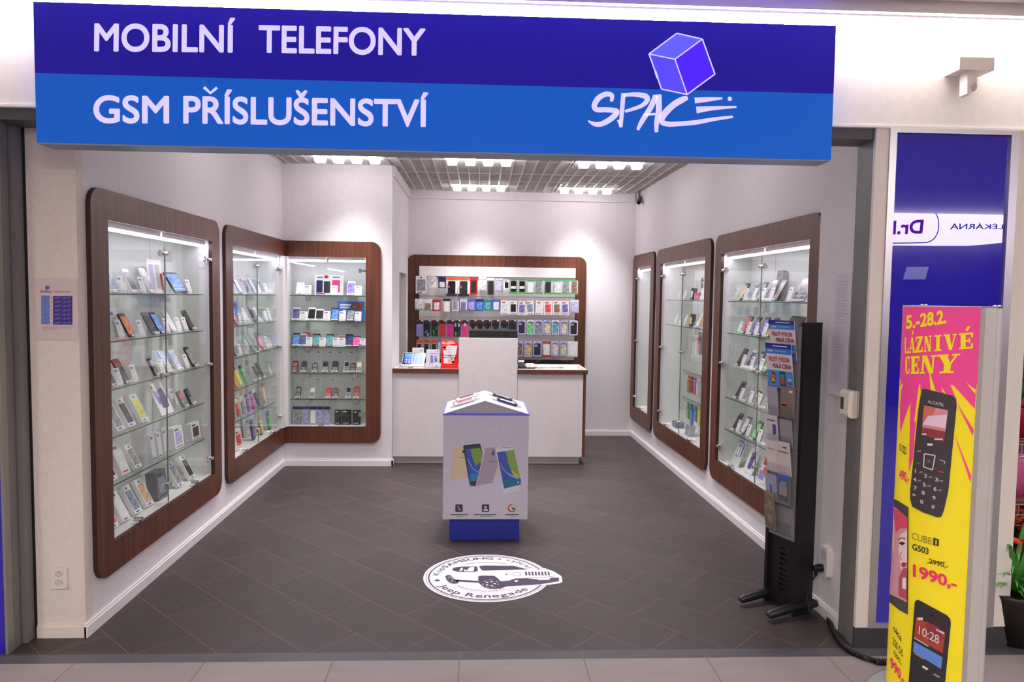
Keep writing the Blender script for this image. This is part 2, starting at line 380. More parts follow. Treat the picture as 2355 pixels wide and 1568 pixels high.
# right of the opening
JG = noisy('6f6c6b', '787473', (10, 10, 3), .5, 'shutter rail paint')
b = MB(); b.box((1.716, 3.169, 0), (1.80, 3.24, 2.322)); b.box((1.724, 3.248, 0), (1.80, 3.322, 2.322)); b.box((1.735, 3.24, 0), (1.80, 3.248, 2.322)); struct('trim_6', b, JG)
b = MB(); b.box((1.729, 3.322, 0), (1.80, 3.3299, 2.322)); struct('trim_7', b, BLACK)
POST = noisy('e2d8ce', 'ddd3c8', (12, 12, 2), .55, 'post paint')
b = MB(); b.box((1.713, 3.15, .095), (1.772, 3.168, 2.322)); struct('trim_8', b, POST)
b = MB(); b.box((2.352, 3.15, .095), (2.43, 3.45, 2.322)); struct('trim_9', b, POST)
b = MB(); b.box((1.713, 3.154, 0), (2.43, 3.167, .094)); struct('trim_10', b, mat('3b3a3d', .3))
t = thing('wall_panel', 'tall glossy blue panel in aluminium frame beside the shop entrance', 'panel', (2.06, 3.15, .095))
b = MB(); b.prism([(1.772, .095), (2.352, .095), (2.352, 2.322), (1.772, 2.322)], 3.142, 3.2, holes=[[(1.803, .112), (1.803, 2.303), (2.316, 2.303), (2.316, .112)]]); b.build('frame', ALU, t)
PANB = mat('2014ac', .0, name='blue glass panel'); PANB.node_tree.nodes['Principled BSDF'].inputs['IOR'].default_value = 1.75
b = MB(); b.box((1.80, 3.155, .11), (2.32, 3.19, 2.305)); b.build('glass_panel', PANB, t)
# left of the opening
b = MB(); b.box((-2.16, 3.205, 0), (-2.020, 3.25, 2.322)); b.box((-2.13, 3.25, 0), (-2.034, 3.262, 2.322)); b.box((-2.12, 3.262, 0), (-1.998, 3.325, 2.322)); struct('trim_11', b, JG)
b = MB(); b.box((-1.998, 3.315, 0), (-1.988, 3.325, 2.322)); struct('trim_12', b, BLACK)
t = thing('wall_panel', 'blue panel glimpsed at the lower left edge of the picture', 'panel', (-2.4, 3.16, 0))
b = MB(); b.box((-2.9, 3.165, .0), (-2.03, 3.2, 2.322)); b.build('glass_panel', PANB, t)
b = MB(); b.box((-2.03, 3.16, 0), (-2.018, 3.2, 2.322)); b.build('frame', mat('8f8d86', .4, .4), t)
# ---------------------------------------------------------------- shop sign
S0 = 3.03
t = thing('shop_sign', 'wide two tone blue light box sign with white lettering above the entrance', 'sign', (-.155, 3.09, 2.16))
sx0, sx1, sz0, szm, sz1 = -1.768, 1.459, 2.158, 2.428, 2.704
SD = mat('1c10a2', .5, emit=.08, spec=.2, name='sign dark blue'); SB = mat('0a60cc', .5, emit=.125, spec=.2, name='sign mid blue'); LET = mat('cdc6ff', .5, emit=.30, name='sign lettering glow')
b = MB(); b.box((sx0, S0, sz0), (sx1, S0+.118, szm)); b.build('lower_panel', SB, t)
b = MB(); b.box((sx0, S0, szm), (sx1, S0+.118, sz1)); b.build('upper_panel', SD, t)
b = MB(); b.box((sx0+.003, S0+.003, sz0-.006), (sx1-.003, S0+.118, sz0)); b.build('underside', mat('8c9ab0', .5), t)
sp = pxplane((0, S0, 0), (0, -1, 0))
a = Art(sp); a.lift = .0012
a.text('MOBILN\u00cd', [(217, 53.3), (541, 57.5), (540.5, 121.2), (216, 118)], LET, 1, .022)
a.text('TELEFONY', [(595, 57.5), (979, 65.5), (978, 128.4), (594.5, 121)], LET, 1, .022)
a.text('GSM', [(214.5, 219), (389, 220.5), (389, 284.2), (214.5, 283)], LET, 1, .022)
a.text('PR\u00cdSLU\u0160ENSTV\u00cd', [(421.5, 220.5), (985, 229), (984.5, 292), (421.5, 284)], LET, 1, .022)
a.stroke([(469, 200.5), (484, 214), (499, 201.5)], LET, 1.5, 6.5, 1)
a.build('lettering', t)
cs = crop(1300, 40, 3.568); a = Art(pxplane((0, S0, 0), (0, -1, 0), cs)); a.lift = .0012
A, B, C_, D, E_, F_, G = (915, 130), (1125, 178), (1228, 465), (1000, 632), (790, 588), (687, 300), (900, 343)
a.poly([F_, A, B, G], mat('5052fa', .5, emit=.32)); a.poly([F_, G, D, E_], mat('4a3cec', .5, emit=.3)); a.poly([G, B, C_, D], mat('3a00ff', .5, emit=.4))
for p, w in (((F_, A), 11), ((A, B), 11), ((B, C_), 11), ((C_, D), 11), ((D, E_), 11), ((E_, F_), 11), ((F_, G), 10), ((G, B), 10), ((G, D), 10)): a.stroke(p, LET, 1, w, 1)
a.stroke([(738, 440), (757, 497)], LET, 2, 18, 1)
a.build('cube_emblem', t)
a = Art(pxplane((0, S0, 0), (0, -1, 0), cs)); a.lift = .0012
a.stroke([(378, 690, 26), (382, 640, 38), (330, 630, 42), (270, 665, 46), (238, 725, 44), (260, 757, 42), (340, 758, 42), (425, 772, 44), (380, 828, 46), (300, 873, 42), (240, 875, 34), (188, 848, 12)], LET, 1)
a.stroke([(478, 622, 36), (466, 760, 36), (455, 902, 28)], LET, 1); a.stroke([(478, 638, 30), (560, 632, 34), (655, 645, 46), (672, 680, 42), (620, 728, 32), (490, 772, 24)], LET, 1)
a.stroke([(435, 840, 24), (455, 890, 20)], LET, 1)
a.stroke([(745, 640, 46), (700, 740, 44), (630, 850, 40), (594, 924, 22)], LET, 1); a.stroke([(764, 632, 50), (768, 760, 48), (750, 860, 40), (748, 942, 28)], LET, 1); a.stroke([(640, 800, 18), (740, 792, 20)], LET, 1)
a.stroke([(1005, 660, 30), (960, 675, 50), (885, 720, 52), (815, 790, 54), (790, 850, 46), (840, 875, 42), (950, 872, 38), (1080, 860, 38), (1220, 835, 30), (1376, 815, 20)], LET, 1)
a.stroke([(1062, 682, 48), (1180, 672, 36), (1290, 664, 14)], LET, 1); a.stroke([(1076, 760, 56), (1200, 746, 36), (1405, 734, 16)], LET, 1); a.disc(1350, 668, 18, 18, LET, 1)
a.build('brush_lettering', t)
# ---------------------------------------------------------------- display cases
DEP = .21
SHZ = [1.56, 1.325, 1.088, .848, .610]
def frame_in(fr):            # geometry written in wall coordinates, stored relative to a root that carries the wall's turn
    return lambda ro: (lambda u, d, z: (u-ro[0], d, z-ro[2]))
def ring_loops(o0, o1, i0, i1, which):
    return rr(o0, Z0, o1, Z1, .085, 6, which), [(i0, I0), (i0, I1), (i1, I1), (i1, I0)]
def clipset(mb, u, z, s):    # small chrome hinge clip
    mb.tube([(u-.004*s, -.022, z), (u-.004*s, .03, z)], .011, 10); mb.box((u-.05 if s < 0 else u, -.006, z-.008), (u if s < 0 else u+.05, .0, z+.008)); mb.box((u-.055 if s < 0 else u+.03, -.008, z-.018), (u-.03 if s < 0 else u+.055, .004, z+.018))
def case_body(t, L, i0, i1, mid, hside, shelves=True, leds=2, brk=2, back=True):
    """carcass, shelves, doors and lights of one straight run; L turns wall coordinates into root-local ones"""
    K = lambda mb, n, m, p=None: mb_local(mb, L, n, m, p or t)
    b = MB(); b.box((i0-.02, DEP, I0-.02), (i1+.02, DEP+.012, I1+.02))
    for k in ((.3, .72) if i1-i0 > 1 else ()): u = i0+(i1-i0)*k; b.box((u-.0015, DEP-.0008, I0), (u+.0015, DEP, I1), 1)
    K(b, 'back_panel', [CASEIN, mat('8d9290', .5)])
    b = MB()
    if hside != 'open_right': b.box((i1, .0605, I0-.02), (i1+.02, DEP, I1+.02))
    if hside != 'open_left': b.box((i0-.02, .0605, I0-.02), (i0, DEP, I1+.02))
    b.box((i0, .0605, I0-.02), (i1, DEP, I0)); b.box((i0, .0605, I1), (i1, DEP, I1+.02)); K(b, 'carcass', CASEIN)
    if shelves:
        for z in SHZ:
            b = MB(); b.box((i0+.012, .035, z-.008), (i1-.012, DEP-.002, z)); b.box((i0+.012, .034, z-.0078), (i1-.012, .0348, z-.0004), 1)
            o = K(b, 'shelf', [SHELFG, GEDGE])
            for k in range(brk):
                u = i0+(i1-i0)*(.2+.62*k); b = MB(); b.box((u-.02, DEP-.05, z-.05), (u+.02, DEP-.001, z-.009)); K(b, 'bracket', CHROME, o)
    for k in range(leds):
        w = (i1-i0)/leds; u0 = i0+w*k+.012; u1 = i0+w*(k+1)-.012
        b = MB(); b.tube([(u0, .03, I1-.034), (u1, .03, I1-.034)], .008, 8); o = K(b, 'light_tube', LED)
        b = MB(); b.box((u0, .016, I1-.026), (u1, .05, I1-.001)); b.box((u0, .042, I1-.038), (u1, .05, I1-.026)); K(b, 'tube_shade', WHITE, o)  # holder shaped to block the tube's light from the case top
    edges = [(i0, mid), (mid, i1)] if mid else [(i0, i1)]
    for k, (e0, e1) in enumerate(edges):
        b = MB(); b.box((e0+.0015, -.003, I0+.004), (e1-.0015, .003, I1-.05)); d = K(b, 'door', GLASS)
        b = MB(); x = e1 if (k == 0 and mid) else e0
        if mid: b.box((x-.0014 if k == 0 else x+.0002, -.0036, I0+.004), (x-.0002 if k == 0 else x+.0014, .0036, I1-.05)); K(b, 'glass_edge', mat('6f7a78', .3), d)
        for z in (I1-.12, 1.1, I0+.11):
            b = MB(); s = -1 if hside == 'r' else 1
            u = (e0 if s > 0 else e1)
            clipset(b, u+.012*s, z, s); K(b, 'hinge', CHROME, d)
            if not mid: b = MB(); b.tube([(e1-.02, -.02, z), (e1-.02, .004, z)], .012, 10); K(b, 'catch', CHROME, d)
        if (e1-e0) > .3:
            b = MB(); u = e0+(e1-e0)*(.42 if k == 0 else .55); b.tube([(u, -.03, I0+.022), (u, .012, I0+.022)], .013, 10); b.box((u-.02, -.02, I0+.006), (u+.03, -.006, I0+.02)); K(b, 'lock', CHROME, d)
def mb_local(mb, L, n, m, p):
    mb.v = [L(*q) for q in mb.v]; return mb.build(n, m, p, (0, 0, 0))
def case_root(fr, uc, label):
    p = fr(uc, 0, Z0); return thing('display_cabinet', label, 'display cabinet', p, (0, 0, fr.ang), 'walnut framed glass display cabinets')
def case(fr, o0, o1, i0, i1, mid, hside, label, **kw):
    uc = (o0+o1)/2; t = case_root(fr, uc, label); L = lambda u, d, z: (u-uc, d, z-Z0)
    lo, hole = ring_loops(o0, o1, i0, i1, (1, 1, 1, 1)); b = MB(); b.prism(lo, -.024, -.0005, holes=[hole], mside=1); mb_local(b, L, 'frame', [WOOD, EDGE], t)
    case_body(t, L, i0, i1, mid, hside, **kw); return t
case(LW, 3.392, 5.022, 3.545, 4.885, 4.215, 'r', 'large walnut framed glass cabinet at the front of the left wall')
case(RW, YB-8.21, YB-7.285, .15, .80, None, 'l', 'smallest walnut framed glass cabinet, nearest the back on the right wall', shelves=False, leds=1)
case(RW, YB-7.175, YB-5.58, 1.18, 2.5, 1.84, 'l', 'walnut framed glass cabinet in the middle of the right wall', shelves=False)
case(RW, YB-5.482, YB-3.83, 2.865, 4.26, 3.56, 'l', 'large walnut framed glass cabinet on the right wall behind the brochure stand')
# corner cabinet in an L
t = case_root(LW, 5.9, 'L shaped walnut framed glass cabinet wrapping the left inside corner'); uc = 5.9
L1 = lambda u, d, z: (u-uc, d, z-Z0)
def L2(u, d, z):                  # step-wall coordinates -> root-local of the left wall
    w = SW(u, d, z); return (w[1]-uc, -(w[0]-XL), w[2]-Z0)
b = MB(); q = [(5.14, Z0)]; lo = rr(5.14, Z0, YS+.0, Z1, .085, 6, (1, 0, 0, 1)); b.prism(lo, -.024, -.0005, holes=[[(5.29, I0), (5.29, I1), (6.60, I1), (6.60, I0)]], mside=1)
mb_local(b, L1, 'frame', [WOOD, EDGE], t)
b = MB(); lo = rr(XL+.0, Z0, -.896, Z1, .085, 6, (0, 1, 1, 0)); b.prism(lo, -.024, -.0005, holes=[[(-1.735, I0), (-1.735, I1), (-1.03, I1), (-1.03, I0)]], mside=1)
mb_local(b, L2, 'frame', [WOOD, EDGE], t)
PL = [(XL+.0005, 6.582), (XL+.031, 6.582), (XL+.031, YS-.031), (XL+.047, YS-.031), (XL+.047, YS-.0005), (XL+.0005, YS-.0005)]
b = MB(); b.add([(y-uc, -(x-XL), z-Z0) for z in (I0, I1) for x, y in PL], [(0, 1, 2, 3, 4, 5), (11, 10, 9, 8, 7, 6)]+[(i, 6+i, 6+(i+1) % 6, (i+1) % 6) for i in range(6)]); b.build('corner_post', mat('e8e3e4', .35), t, (0, 0, 0))
case_body(t, L1, 5.29, 6.575, 5.93, 'r'); case_body(t, L2, -1.735, -1.03, None, 'r', leds=2)
# ---------------------------------------------------------------- stock on the shelves
CN = dict(white='efedee', black='17161a', dark='2c2b31', grey='6f7076', silver='b7b9be', navy='23275c', blue='3b6fc4', purple='5b4a94', lavender='a9a6d8', red='c22a2c', orange='e0622c',
          yellow='d9cf3c', green='4fae57', teal='3f8f95', pink='e0408a', magenta='c0288c', beige='d6bfa4', brown='6a4a40', slate='5d6b86', clear='d5d6da', gold='b98d5c', pale='c9d3e6', rainbow='c9b48a', lilac='8d86c9')
def cm(n, rough=.4): return mat(CN[n], rough)
def screen(n):
    k = 'screen '+n
    if k in MATS: return MATS[k]
    base = [int(CN[n][i:i+2], 16) for i in (0, 2, 4)]
    hi = [min(255, c+70) for c in base] if n not in ('black', 'dark') else [c+18 for c in base]
    m = noisy('%02x%02x%02x' % tuple(base), '%02x%02x%02x' % tuple(hi), (45, 45, 30), .22, k, 2, .3, .7); return m
_C = {}
def cached(key, fn):
    if key not in _C: _C[key] = fn()
    return _C[key]
def prismesh(x0, z0, x1, z1, r, y0, y1, m, seg=4, name='body'):
    return MB().prism(rr(x0, z0, x1, z1, r, seg), y0, y1).mesh(name, m)
def quadmesh(x0, z0, x1, z1, y, m, name='panel', r=.0): return MB().prism(rr(x0, z0, x1, z1, r, 3), y-.0006, y).mesh(name, m)
def lines(w, z0, z1, n, y, rnd, x0=None):
    b = MB()
    for i in range(n):
        z = z1-(z1-z0)*(i+.5)/n; k = (.55+.45*rnd.random())*w
        a = -w/2 if x0 is None else x0
        b.box((a, y-.0005, z-.0016), (a+k, y, z+.0016))
    return b
TAGM = lambda: mat('f4f2f0', .5)
def price_tag(p, w, y=-.012, red=False):
    k = ('tag', round(w, 3), red)
    def mk():
        b = MB(); b.prism([(-w/2, -.001), (w/2, -.001), (w/2, .011), (-w/2, .011)], y, y+.004)
        b.prism([(-w*.3, .003), (w*.3, .003), (w*.3, .007), (-w*.3, .007)], y-.0005, y, 1)
        return b.mesh('price_tag', [mat('c8222a', .5) if red else mat('f2f0ee', .5), INK if not red else TAGM()])
    return inst('price_tag', cached(k, mk), p)
def mk_phone(p, body, scr, w=.071, h=.14, redtag=False, tagged=True):
    t = .009
    inst('body', cached(('pb', body, w, h), lambda: prismesh(-w/2, 0, w/2, h, .010, 0, t, cm(body), name='body')), p)
    inst('screen', cached(('ps', scr, w, h), lambda: quadmesh(-w/2+.004, h*.13, w/2-.004, h*.87, 0, screen(scr), 'screen')), p)
    def cam_():
        b = MB(); b.box((-.008, -.0006, h*.93), (.008, 0, h*.945)); b.prism(rr(-.009, h*.04, .009, h*.085, .003, 2), -.0006, 0); return b.mesh('button', mat('8c8b90', .3))
    inst('button', cached(('pk', h), cam_), p)
    if tagged: price_tag(p, w*.8, red=redtag)
    def stand():
        b = MB(); b.add([(-.02, t, 0), (.02, t, 0), (.02, t, h*.55), (-.02, t, h*.55), (-.02, t+.03, .012), (.02, t+.03, .012)], [(0, 1, 5, 4), (4, 5, 2, 3), (1, 2, 5), (0, 4, 3), (0, 3, 2, 1)]); return b.mesh('prop_stand', ACRYL)
    inst('prop_stand', cached(('pst', h), stand), p)
def mk_feature(p, body, scr, w=.048, h=.108, redtag=False):
    t = .014
    inst('body', cached(('fb', body, w, h), lambda: prismesh(-w/2, 0, w/2, h, .012, 0, t, cm(body))), p)
    inst('screen', cached(('fs', scr, w, h), lambda: quadmesh(-w/2+.006, h*.52, w/2-.006, h*.88, 0, screen(scr))), p)
    def keys():
        b = MB()
        for r_ in range(5):
            for c in range(3): b.prism(rr(-w*.36+c*w*.26, h*(.06+.085*r_), -w*.36+c*w*.26+w*.2, h*(.06+.085*r_)+h*.05, .002, 2), -.001, 0)
        return b.mesh('keypad', mat('c9c7cc' if body not in ('white', 'silver', 'beige') else '4a4a50', .4))
    inst('keypad', cached(('fk', w, h, body), keys), p)
    price_tag(p, w*1.05, red=redtag)
def mk_card(p, w=.06, h=.092, col='f3f1f2', hang=False, n=6):
    inst('sheet', cached(('cs', w, h, col), lambda: prismesh(-w/2, 0, w/2, h, .003, 0, .0015, mat(col, .5), 2, 'sheet')), p)
    rnd = random.Random(int(w*1e4)+int(h*1e4)*7)
    def pr():
        b = lines(w*.76, h*.12, h*.68, n, -.0003, rnd); b.prism(rr(-w*.38, h*.76, w*.1, h*.88, .002, 2), -.0008, -.0003, 1); return b.mesh('print', [mat('d6d3d9', .6), mat('8d8bb2', .5)])
    inst('print', cached(('cp', w, h, n), pr), p)
    if not hang:
        inst('holder', cached(('ch', w), lambda: MB().prism([(-w/2-.002, -.001), (w/2+.002, -.001), (w/2+.002, .014), (-w/2-.002, .014)], -.004, -.0025).mesh('holder', ACRYL)), p)
def mk_box(p, w, h, d, col, front=None, accent=None):
    inst('carton', cached(('bx', w, h, d, col), lambda: MB().box((-w/2, 0, 0), (w/2, d, h)).mesh('carton', cm(col))), p)
    if front:
        inst('picture', cached(('bp', w, h, front), lambda: quadmesh(-w*.34, h*.18, w*.34, h*.74, 0, screen(front), 'picture', .004)), p)
    a = accent or 'navy'
    inst('print', cached(('bq', w, h, a), lambda: MB().prism([(-w*.36, h*.82), (w*.05, h*.82), (w*.05, h*.9), (-w*.36, h*.9)], -.0008, 0).prism([(-w*.36, h*.06), (w*.3, h*.06), (w*.3, h*.1), (-w*.36, h*.1)], -.0008, 0).mesh('print', cm(a))), p)
def mk_case_box(p, w, h, col, front):       # boxed phone cover: white carton with a window
    d = .022
    inst('carton', cached(('cb', w, h, col), lambda: MB().box((-w/2, 0, 0), (w/2, d, h)).mesh('carton', cm(col))), p)
    inst('window', cached(('cw', w, h, front), lambda: quadmesh(-w*.4, h*.13, w*.4, h*.8, 0, screen(front), 'window', .006)), p)
    inst('print', cached(('cq', w, h), lambda: MB().prism(rr(-w*.08, h*.86, w*.08, h*.93, .002, 2), -.0008, 0).prism([(-w*.3, h*.04), (w*.1, h*.04), (w*.1, h*.08), (-w*.3, h*.08)], -.0008, 0).mesh('print', NAVY)), p)
def mk_tablet(p, body, scr, w=.2, h=.15):
    inst('body', cached(('tb', body, w, h), lambda: prismesh(-w/2, 0, w/2, h, .012, 0, .009, cm(body))), p)
    inst('screen', cached(('ts', scr, w, h), lambda: quadmesh(-w/2+.012, .014, w/2-.012, h-.012, 0, screen(scr))), p)
    def icons():
        b = MB()
        for r_ in range(2):
            for c in range(6): b.prism(rr(-w*.38+c*w*.14, h*(.16+.16*r_), -w*.38+c*w*.14+w*.06, h*(.16+.16*r_)+w*.06, .002, 2), -.001, -.0006)
        return b.mesh('icons', mat('d9e4f4', .4))
    inst('icons', cached(('ti', w, h), icons), p)
    def stand():
        b = MB(); b.add([(-w*.3, .01, 0), (w*.3, .01, 0), (w*.3, .01, h*.7), (-w*.3, .01, h*.7), (-w*.3, .06, .02), (w*.3, .06, .02)], [(0, 1, 5, 4), (4, 5, 2, 3), (1, 2, 5), (0, 4, 3)]); return b.mesh('prop_stand', ACRYL)
    inst('prop_stand', cached(('tst', w, h), stand), p)
def mk_board(p, w, h, col, items, d=.006):    # picture board: list of (x, z, w, h, colour) in 0..1
    k = ('bd', w, h, col, tuple(items))
    inst('board', cached(k, lambda: MB().box((-w/2, 0, 0), (w/2, d, h)).mesh('board', cm(col))), p)
    def pic():
        a = Art(lambda x, z, l: (x*w-w/2, -l, z*h)); a.lift = .0004
        for it in items:
            if it[4].startswith('o:'): a.disc(it[0], it[1], it[2], it[3], cm(it[4][2:]), 1)
            else: a.poly(rr(it[0], it[1], it[0]+it[2], it[1]+it[3], min(it[2], it[3])*.12, 2), cm(it[4]), 1 if len(it) < 6 else it[5])
        return a.mb.mesh('picture', a.mats)
    inst('picture', cached(k+('p',), pic), p)
def mk_pack(p, w, h, head, body, prod, d=.025, foot=None, hh=.16):   # pouch or blister with a header card
    inst('backing', cached(('kb', w, h, body), lambda: prismesh(-w/2, 0, w/2, h*.99, .004, d*.5, d*.5+.002, cm(body), 2, 'backing')), p)
    inst('header', cached(('kh', w, h, head, hh), lambda: MB().prism(rr(-w/2, h*(1-hh), w/2, h, .003, 2), d*.4, d*.5-.0003).mesh('header', cm(head))), p)
    if prod: inst('product', cached(('kp', w, h, prod, hh), lambda: prismesh(-w*.34, h*.07, w*.34, h*(.94-hh), w*.09, 0, d*.45, screen(prod), 3, 'product')), p)
    if foot: inst('footer', cached(('kf', w, h, foot), lambda: MB().prism([(-w/2, 0), (w/2, 0), (w/2, h*.12), (-w/2, h*.12)], -.002, d*.5).mesh('footer', cm(foot))), p)
def mk_rimpack(p, w, h, rim, inner, tab='white'):     # clear box with a coloured rim
    lo = rr(-w/2, 0, w/2, h, w*.16, 4); ho = rr(-w*.40, h*.06, w*.40, h*.88, w*.1, 4)[::-1]
    inst('rim', cached(('rm', w, h, rim), lambda: MB().prism(lo, 0, .03, holes=[ho]).mesh('rim', mat({'lilac': 'c3c1ee', 'white': 'e9e8f0'}[rim], .3))), p)
    inst('case', cached(('rc', w, h, inner), lambda: MB().prism(rr(-w*.405, h*.055, w*.405, h*.885, w*.1, 4), .006, .028).mesh('case', screen(inner))), p)
    inst('inner_edge', cached(('ri', w, h), lambda: MB().prism(rr(-w*.41, h*.05, w*.41, h*.89, w*.1, 4), .0048, .0059, holes=[rr(-w*.35, h*.09, w*.35, h*.84, w*.08, 4)[::-1]]).mesh('inner_edge', mat('5a57a0', .35))), p)
    inst('sticker', cached(('rs', w, h), lambda: MB().prism([(-w*.32, h*.74), (w*.02, h*.74), (w*.02, h*.78), (-w*.32, h*.78)], .004, .0047).prism([(-w*.32, h*.66), (w*.02, h*.66), (w*.02, h*.70), (-w*.32, h*.70)], .004, .0047).mesh('sticker', mat('eceaf6', .4))), p)
    inst('hang_hole', cached(('rh', w, h), lambda: MB().prism([(-w*.14, h*.93), (w*.14, h*.93), (w*.05, h*.97), (-w*.05, h*.97)], -.0005, 0).mesh('hang_hole', DARK)), p)
ORD = ['first', 'second', 'third', 'fourth', 'fifth', 'sixth', 'seventh', 'eighth', 'ninth', 'tenth', 'eleventh', 'twelfth', 'thirteenth', 'fourteenth', 'fifteenth', 'sixteenth']
SHN = ['top shelf', 'second shelf', 'third shelf', 'fourth shelf', 'fifth shelf', 'case floor']
WID = dict(P=.073, F=.055, C=.062, T=.2, H=.058)
LEANS = dict(P=27, F=24, C=17, T=30, B=7, S=7, K=9, CB=27, H=0, BC=17)
GROUPS = dict(P='smartphones on show in the glass cabinets', F='keypad phones on show in the glass cabinets', C='small price cards in the glass cabinets', BC='small price cards in the glass cabinets', H='price cards fixed inside the corner cabinet', CB='boxed phone covers in the glass cabinets',
              B='cartons in the glass cabinets', S='picture boards in the glass cabinets', K='accessory packs in the glass cabinets', T='tablets in the glass cabinets')
def shelf(fr, z, tf, specs, place, lo, hi, d0=.058):
    """specs: (kind, crop x of the base, look, args...); names follow the kind, labels count along the shelf from the left"""
    rows = []
    for i, sp in enumerate(specs):
        kind, cx = sp[0], sp[1]; o = sp[-1] if isinstance(sp[-1], dict) else {}; a = [q for q in sp[2:] if not isinstance(q, dict)]
        w = o.get('w', WID.get(kind, .07)); deep = o.get('deep', 0)
        u = solve_u(fr, tf(cx, 0)[0], d0+deep, z, lo-.3, hi+.3)
        rows.append([u, w, deep, kind, a, o])
    for deep in sorted(set(r[2] for r in rows)):           # keep neighbours from touching
        rs = sorted((r for r in rows if r[2] == deep), key=lambda r: r[0])
        for _ in range(60):
            for i in range(len(rs)-1):
                need = (rs[i][1]+rs[i+1][1])/2+.003; gap = rs[i+1][0]-rs[i][0]
                if gap < need: s = (need-gap)/2; rs[i][0] -= s; rs[i+1][0] += s
            for r in rs: r[0] = min(max(r[0], lo+r[1]/2+.004), hi-r[1]/2-.004)
    rows.sort(key=lambda r: r[0])
    for i, (u, w, deep, kind, a, o) in enumerate(rows):
        lean = R(o.get('lean', LEANS[kind])); h = o.get('h'); look = o.get('look')
        if kind == 'P': name, look = 'smartphone', look or f'{a[0]} phone with {a[1]} screen'
        elif kind == 'F': name, look = 'keypad_phone', look or f'{a[0]} keypad phone'
        elif kind in ('C', 'BC', 'H'): name, look = 'price_card', look or 'white price card'
        elif kind == 'CB': name, look = 'phone_cover_box', look or f'{a[0]} boxed phone cover, {a[1]} window'
        elif kind == 'B': name, look = 'carton', look or f'{a[0]} carton'
        elif kind == 'S': name = 'picture_board'
        elif kind == 'T': name, look = 'tablet', look or f'{a[0]} tablet with {a[1]} screen'
        elif kind == 'K': name, look = 'accessory_pack', look or f'{a[2]} accessory pack'
        cat = {'smartphone': 'phone', 'keypad_phone': 'phone', 'price_card': 'price card', 'phone_cover_box': 'box', 'carton': 'box', 'picture_board': 'poster', 'tablet': 'tablet', 'accessory_pack': 'accessory pack'}[name]
        nth = 'leftmost' if i == 0 else 'rightmost' if i == len(rows)-1 else f'{ORD[i]} from left'
        lab = f'{look}, {nth} {place}'
        if len(lab.split()) > 16: lab = f'{look}, {nth} {place}'.replace(' on ', ' ')
        th = {'P': .009, 'F': .014, 'CB': .022, 'T': .009}.get(kind, .006)
        dz = {'B': a and o.get('d', .03) or .03}.get(kind, th)*sin(lean)+.0012*cos(lean)+.0006
        p = thing(name, lab, cat, fr(u, d0+deep, z+dz+o.get('dz', 0)), (-lean, 0, fr.ang), GROUPS[kind])
        if kind == 'P': mk_phone(p, a[0], a[1], o.get('w', .071), h or .14, o.get('red', False))
        elif kind == 'F': mk_feature(p, a[0], a[1], o.get('w', .048), h or .108, o.get('red', False))
        elif kind == 'C': mk_card(p, o.get('w', .06), h or .092)
        elif kind == 'BC': mk_card(p, o.get('w', .095), h or .15, n=8)
        elif kind == 'H': mk_card(p, .056, .075, 'eceaec', True)
        elif kind == 'CB': mk_case_box(p, o.get('w', .08), h or .165, a[0], a[1])
        elif kind == 'B': mk_box(p, o.get('w', .07), h or .13, o.get('d', .03), a[0], a[1] if len(a) > 1 else None, a[2] if len(a) > 2 else None)
        elif kind == 'T': mk_tablet(p, a[0], a[1], o.get('w', .2), h or .15)
        elif kind == 'S': mk_board(p, o['w'], h, a[0], a[1])
        elif kind == 'K': mk_pack(p, o.get('w', .07), h or .14, a[0], a[1], a[2])
A1 = crop(180, 400, 3.135); C3 = crop(490, 500, 5.2275); C4 = crop(490, 780, 4.6125); C7 = crop(1440, 460, 4.356); C8 = crop(1440, 800, 3.565)
PHB = [(.06, .12, .22, .6, 'navy'), (.32, .1, .22, .58, 'dark'), (.6, .14, .28, .6, 'pink'), (.08, .84, .2, .06, 'grey'), (.4, .9, .08, .08, 'o:red'), (.62, .86, .24, .05, 'grey'), (.05, .03, .3, .06, 'magenta')]
def sh(fr, i, tf, place, lo, hi, specs, **k): shelf(fr, (SHZ+[I0])[i], tf, specs, f'on {SHN[i]}, {place}', lo, hi, **k)
# ---- front left cabinet
n = 'front left cabinet'; lo, hi = 3.56, 4.875
sh(LW, 0, A1, n, lo, hi, [('P', 205, 'white', 'white'), ('P', 285, 'white', 'slate', dict(h=.15)), ('C', 330), ('P', 422, 'white', 'dark'), ('C', 480), ('S', 575, 'white', [(.1, .1, .3, .75, 'lavender'), (.5, .15, .3, .7, 'silver'), (.82, .1, .12, .5, 'red')], dict(w=.19, h=.2, deep=.07, look='white framed board of phones')),
   ('P', 548, 'white', 'grey', dict(h=.155)), ('T', 750, 'dark', 'blue', dict(w=.19, h=.145)), ('C', 812)])
sh(LW, 1, A1, n, lo, hi, [('P', 203, 'blue', 'teal'), ('BC', 300, dict(w=.1, h=.16, deep=.06, look='large white card')), ('C', 322, dict(h=.1, look='white price card with two logos')), ('P', 398, 'black', 'orange'), ('C', 470), ('P', 560, 'grey', 'dark'), ('P', 612, 'navy', 'blue'), ('C', 655), ('P', 700, 'silver', 'white'), ('C', 738), ('C', 785), ('P', 832, 'black', 'dark')])
sh(LW, 2, A1, n, lo, hi, [('C', 222), ('P', 262, 'red', 'dark'), ('C', 300), ('P', 350, 'black', 'dark'), ('C', 420), ('F', 575, 'dark', 'slate'), ('C', 620), ('P', 672, 'white', 'silver'), ('P', 740, 'white', 'lavender'), ('C', 795), ('P', 848, 'black', 'grey')])
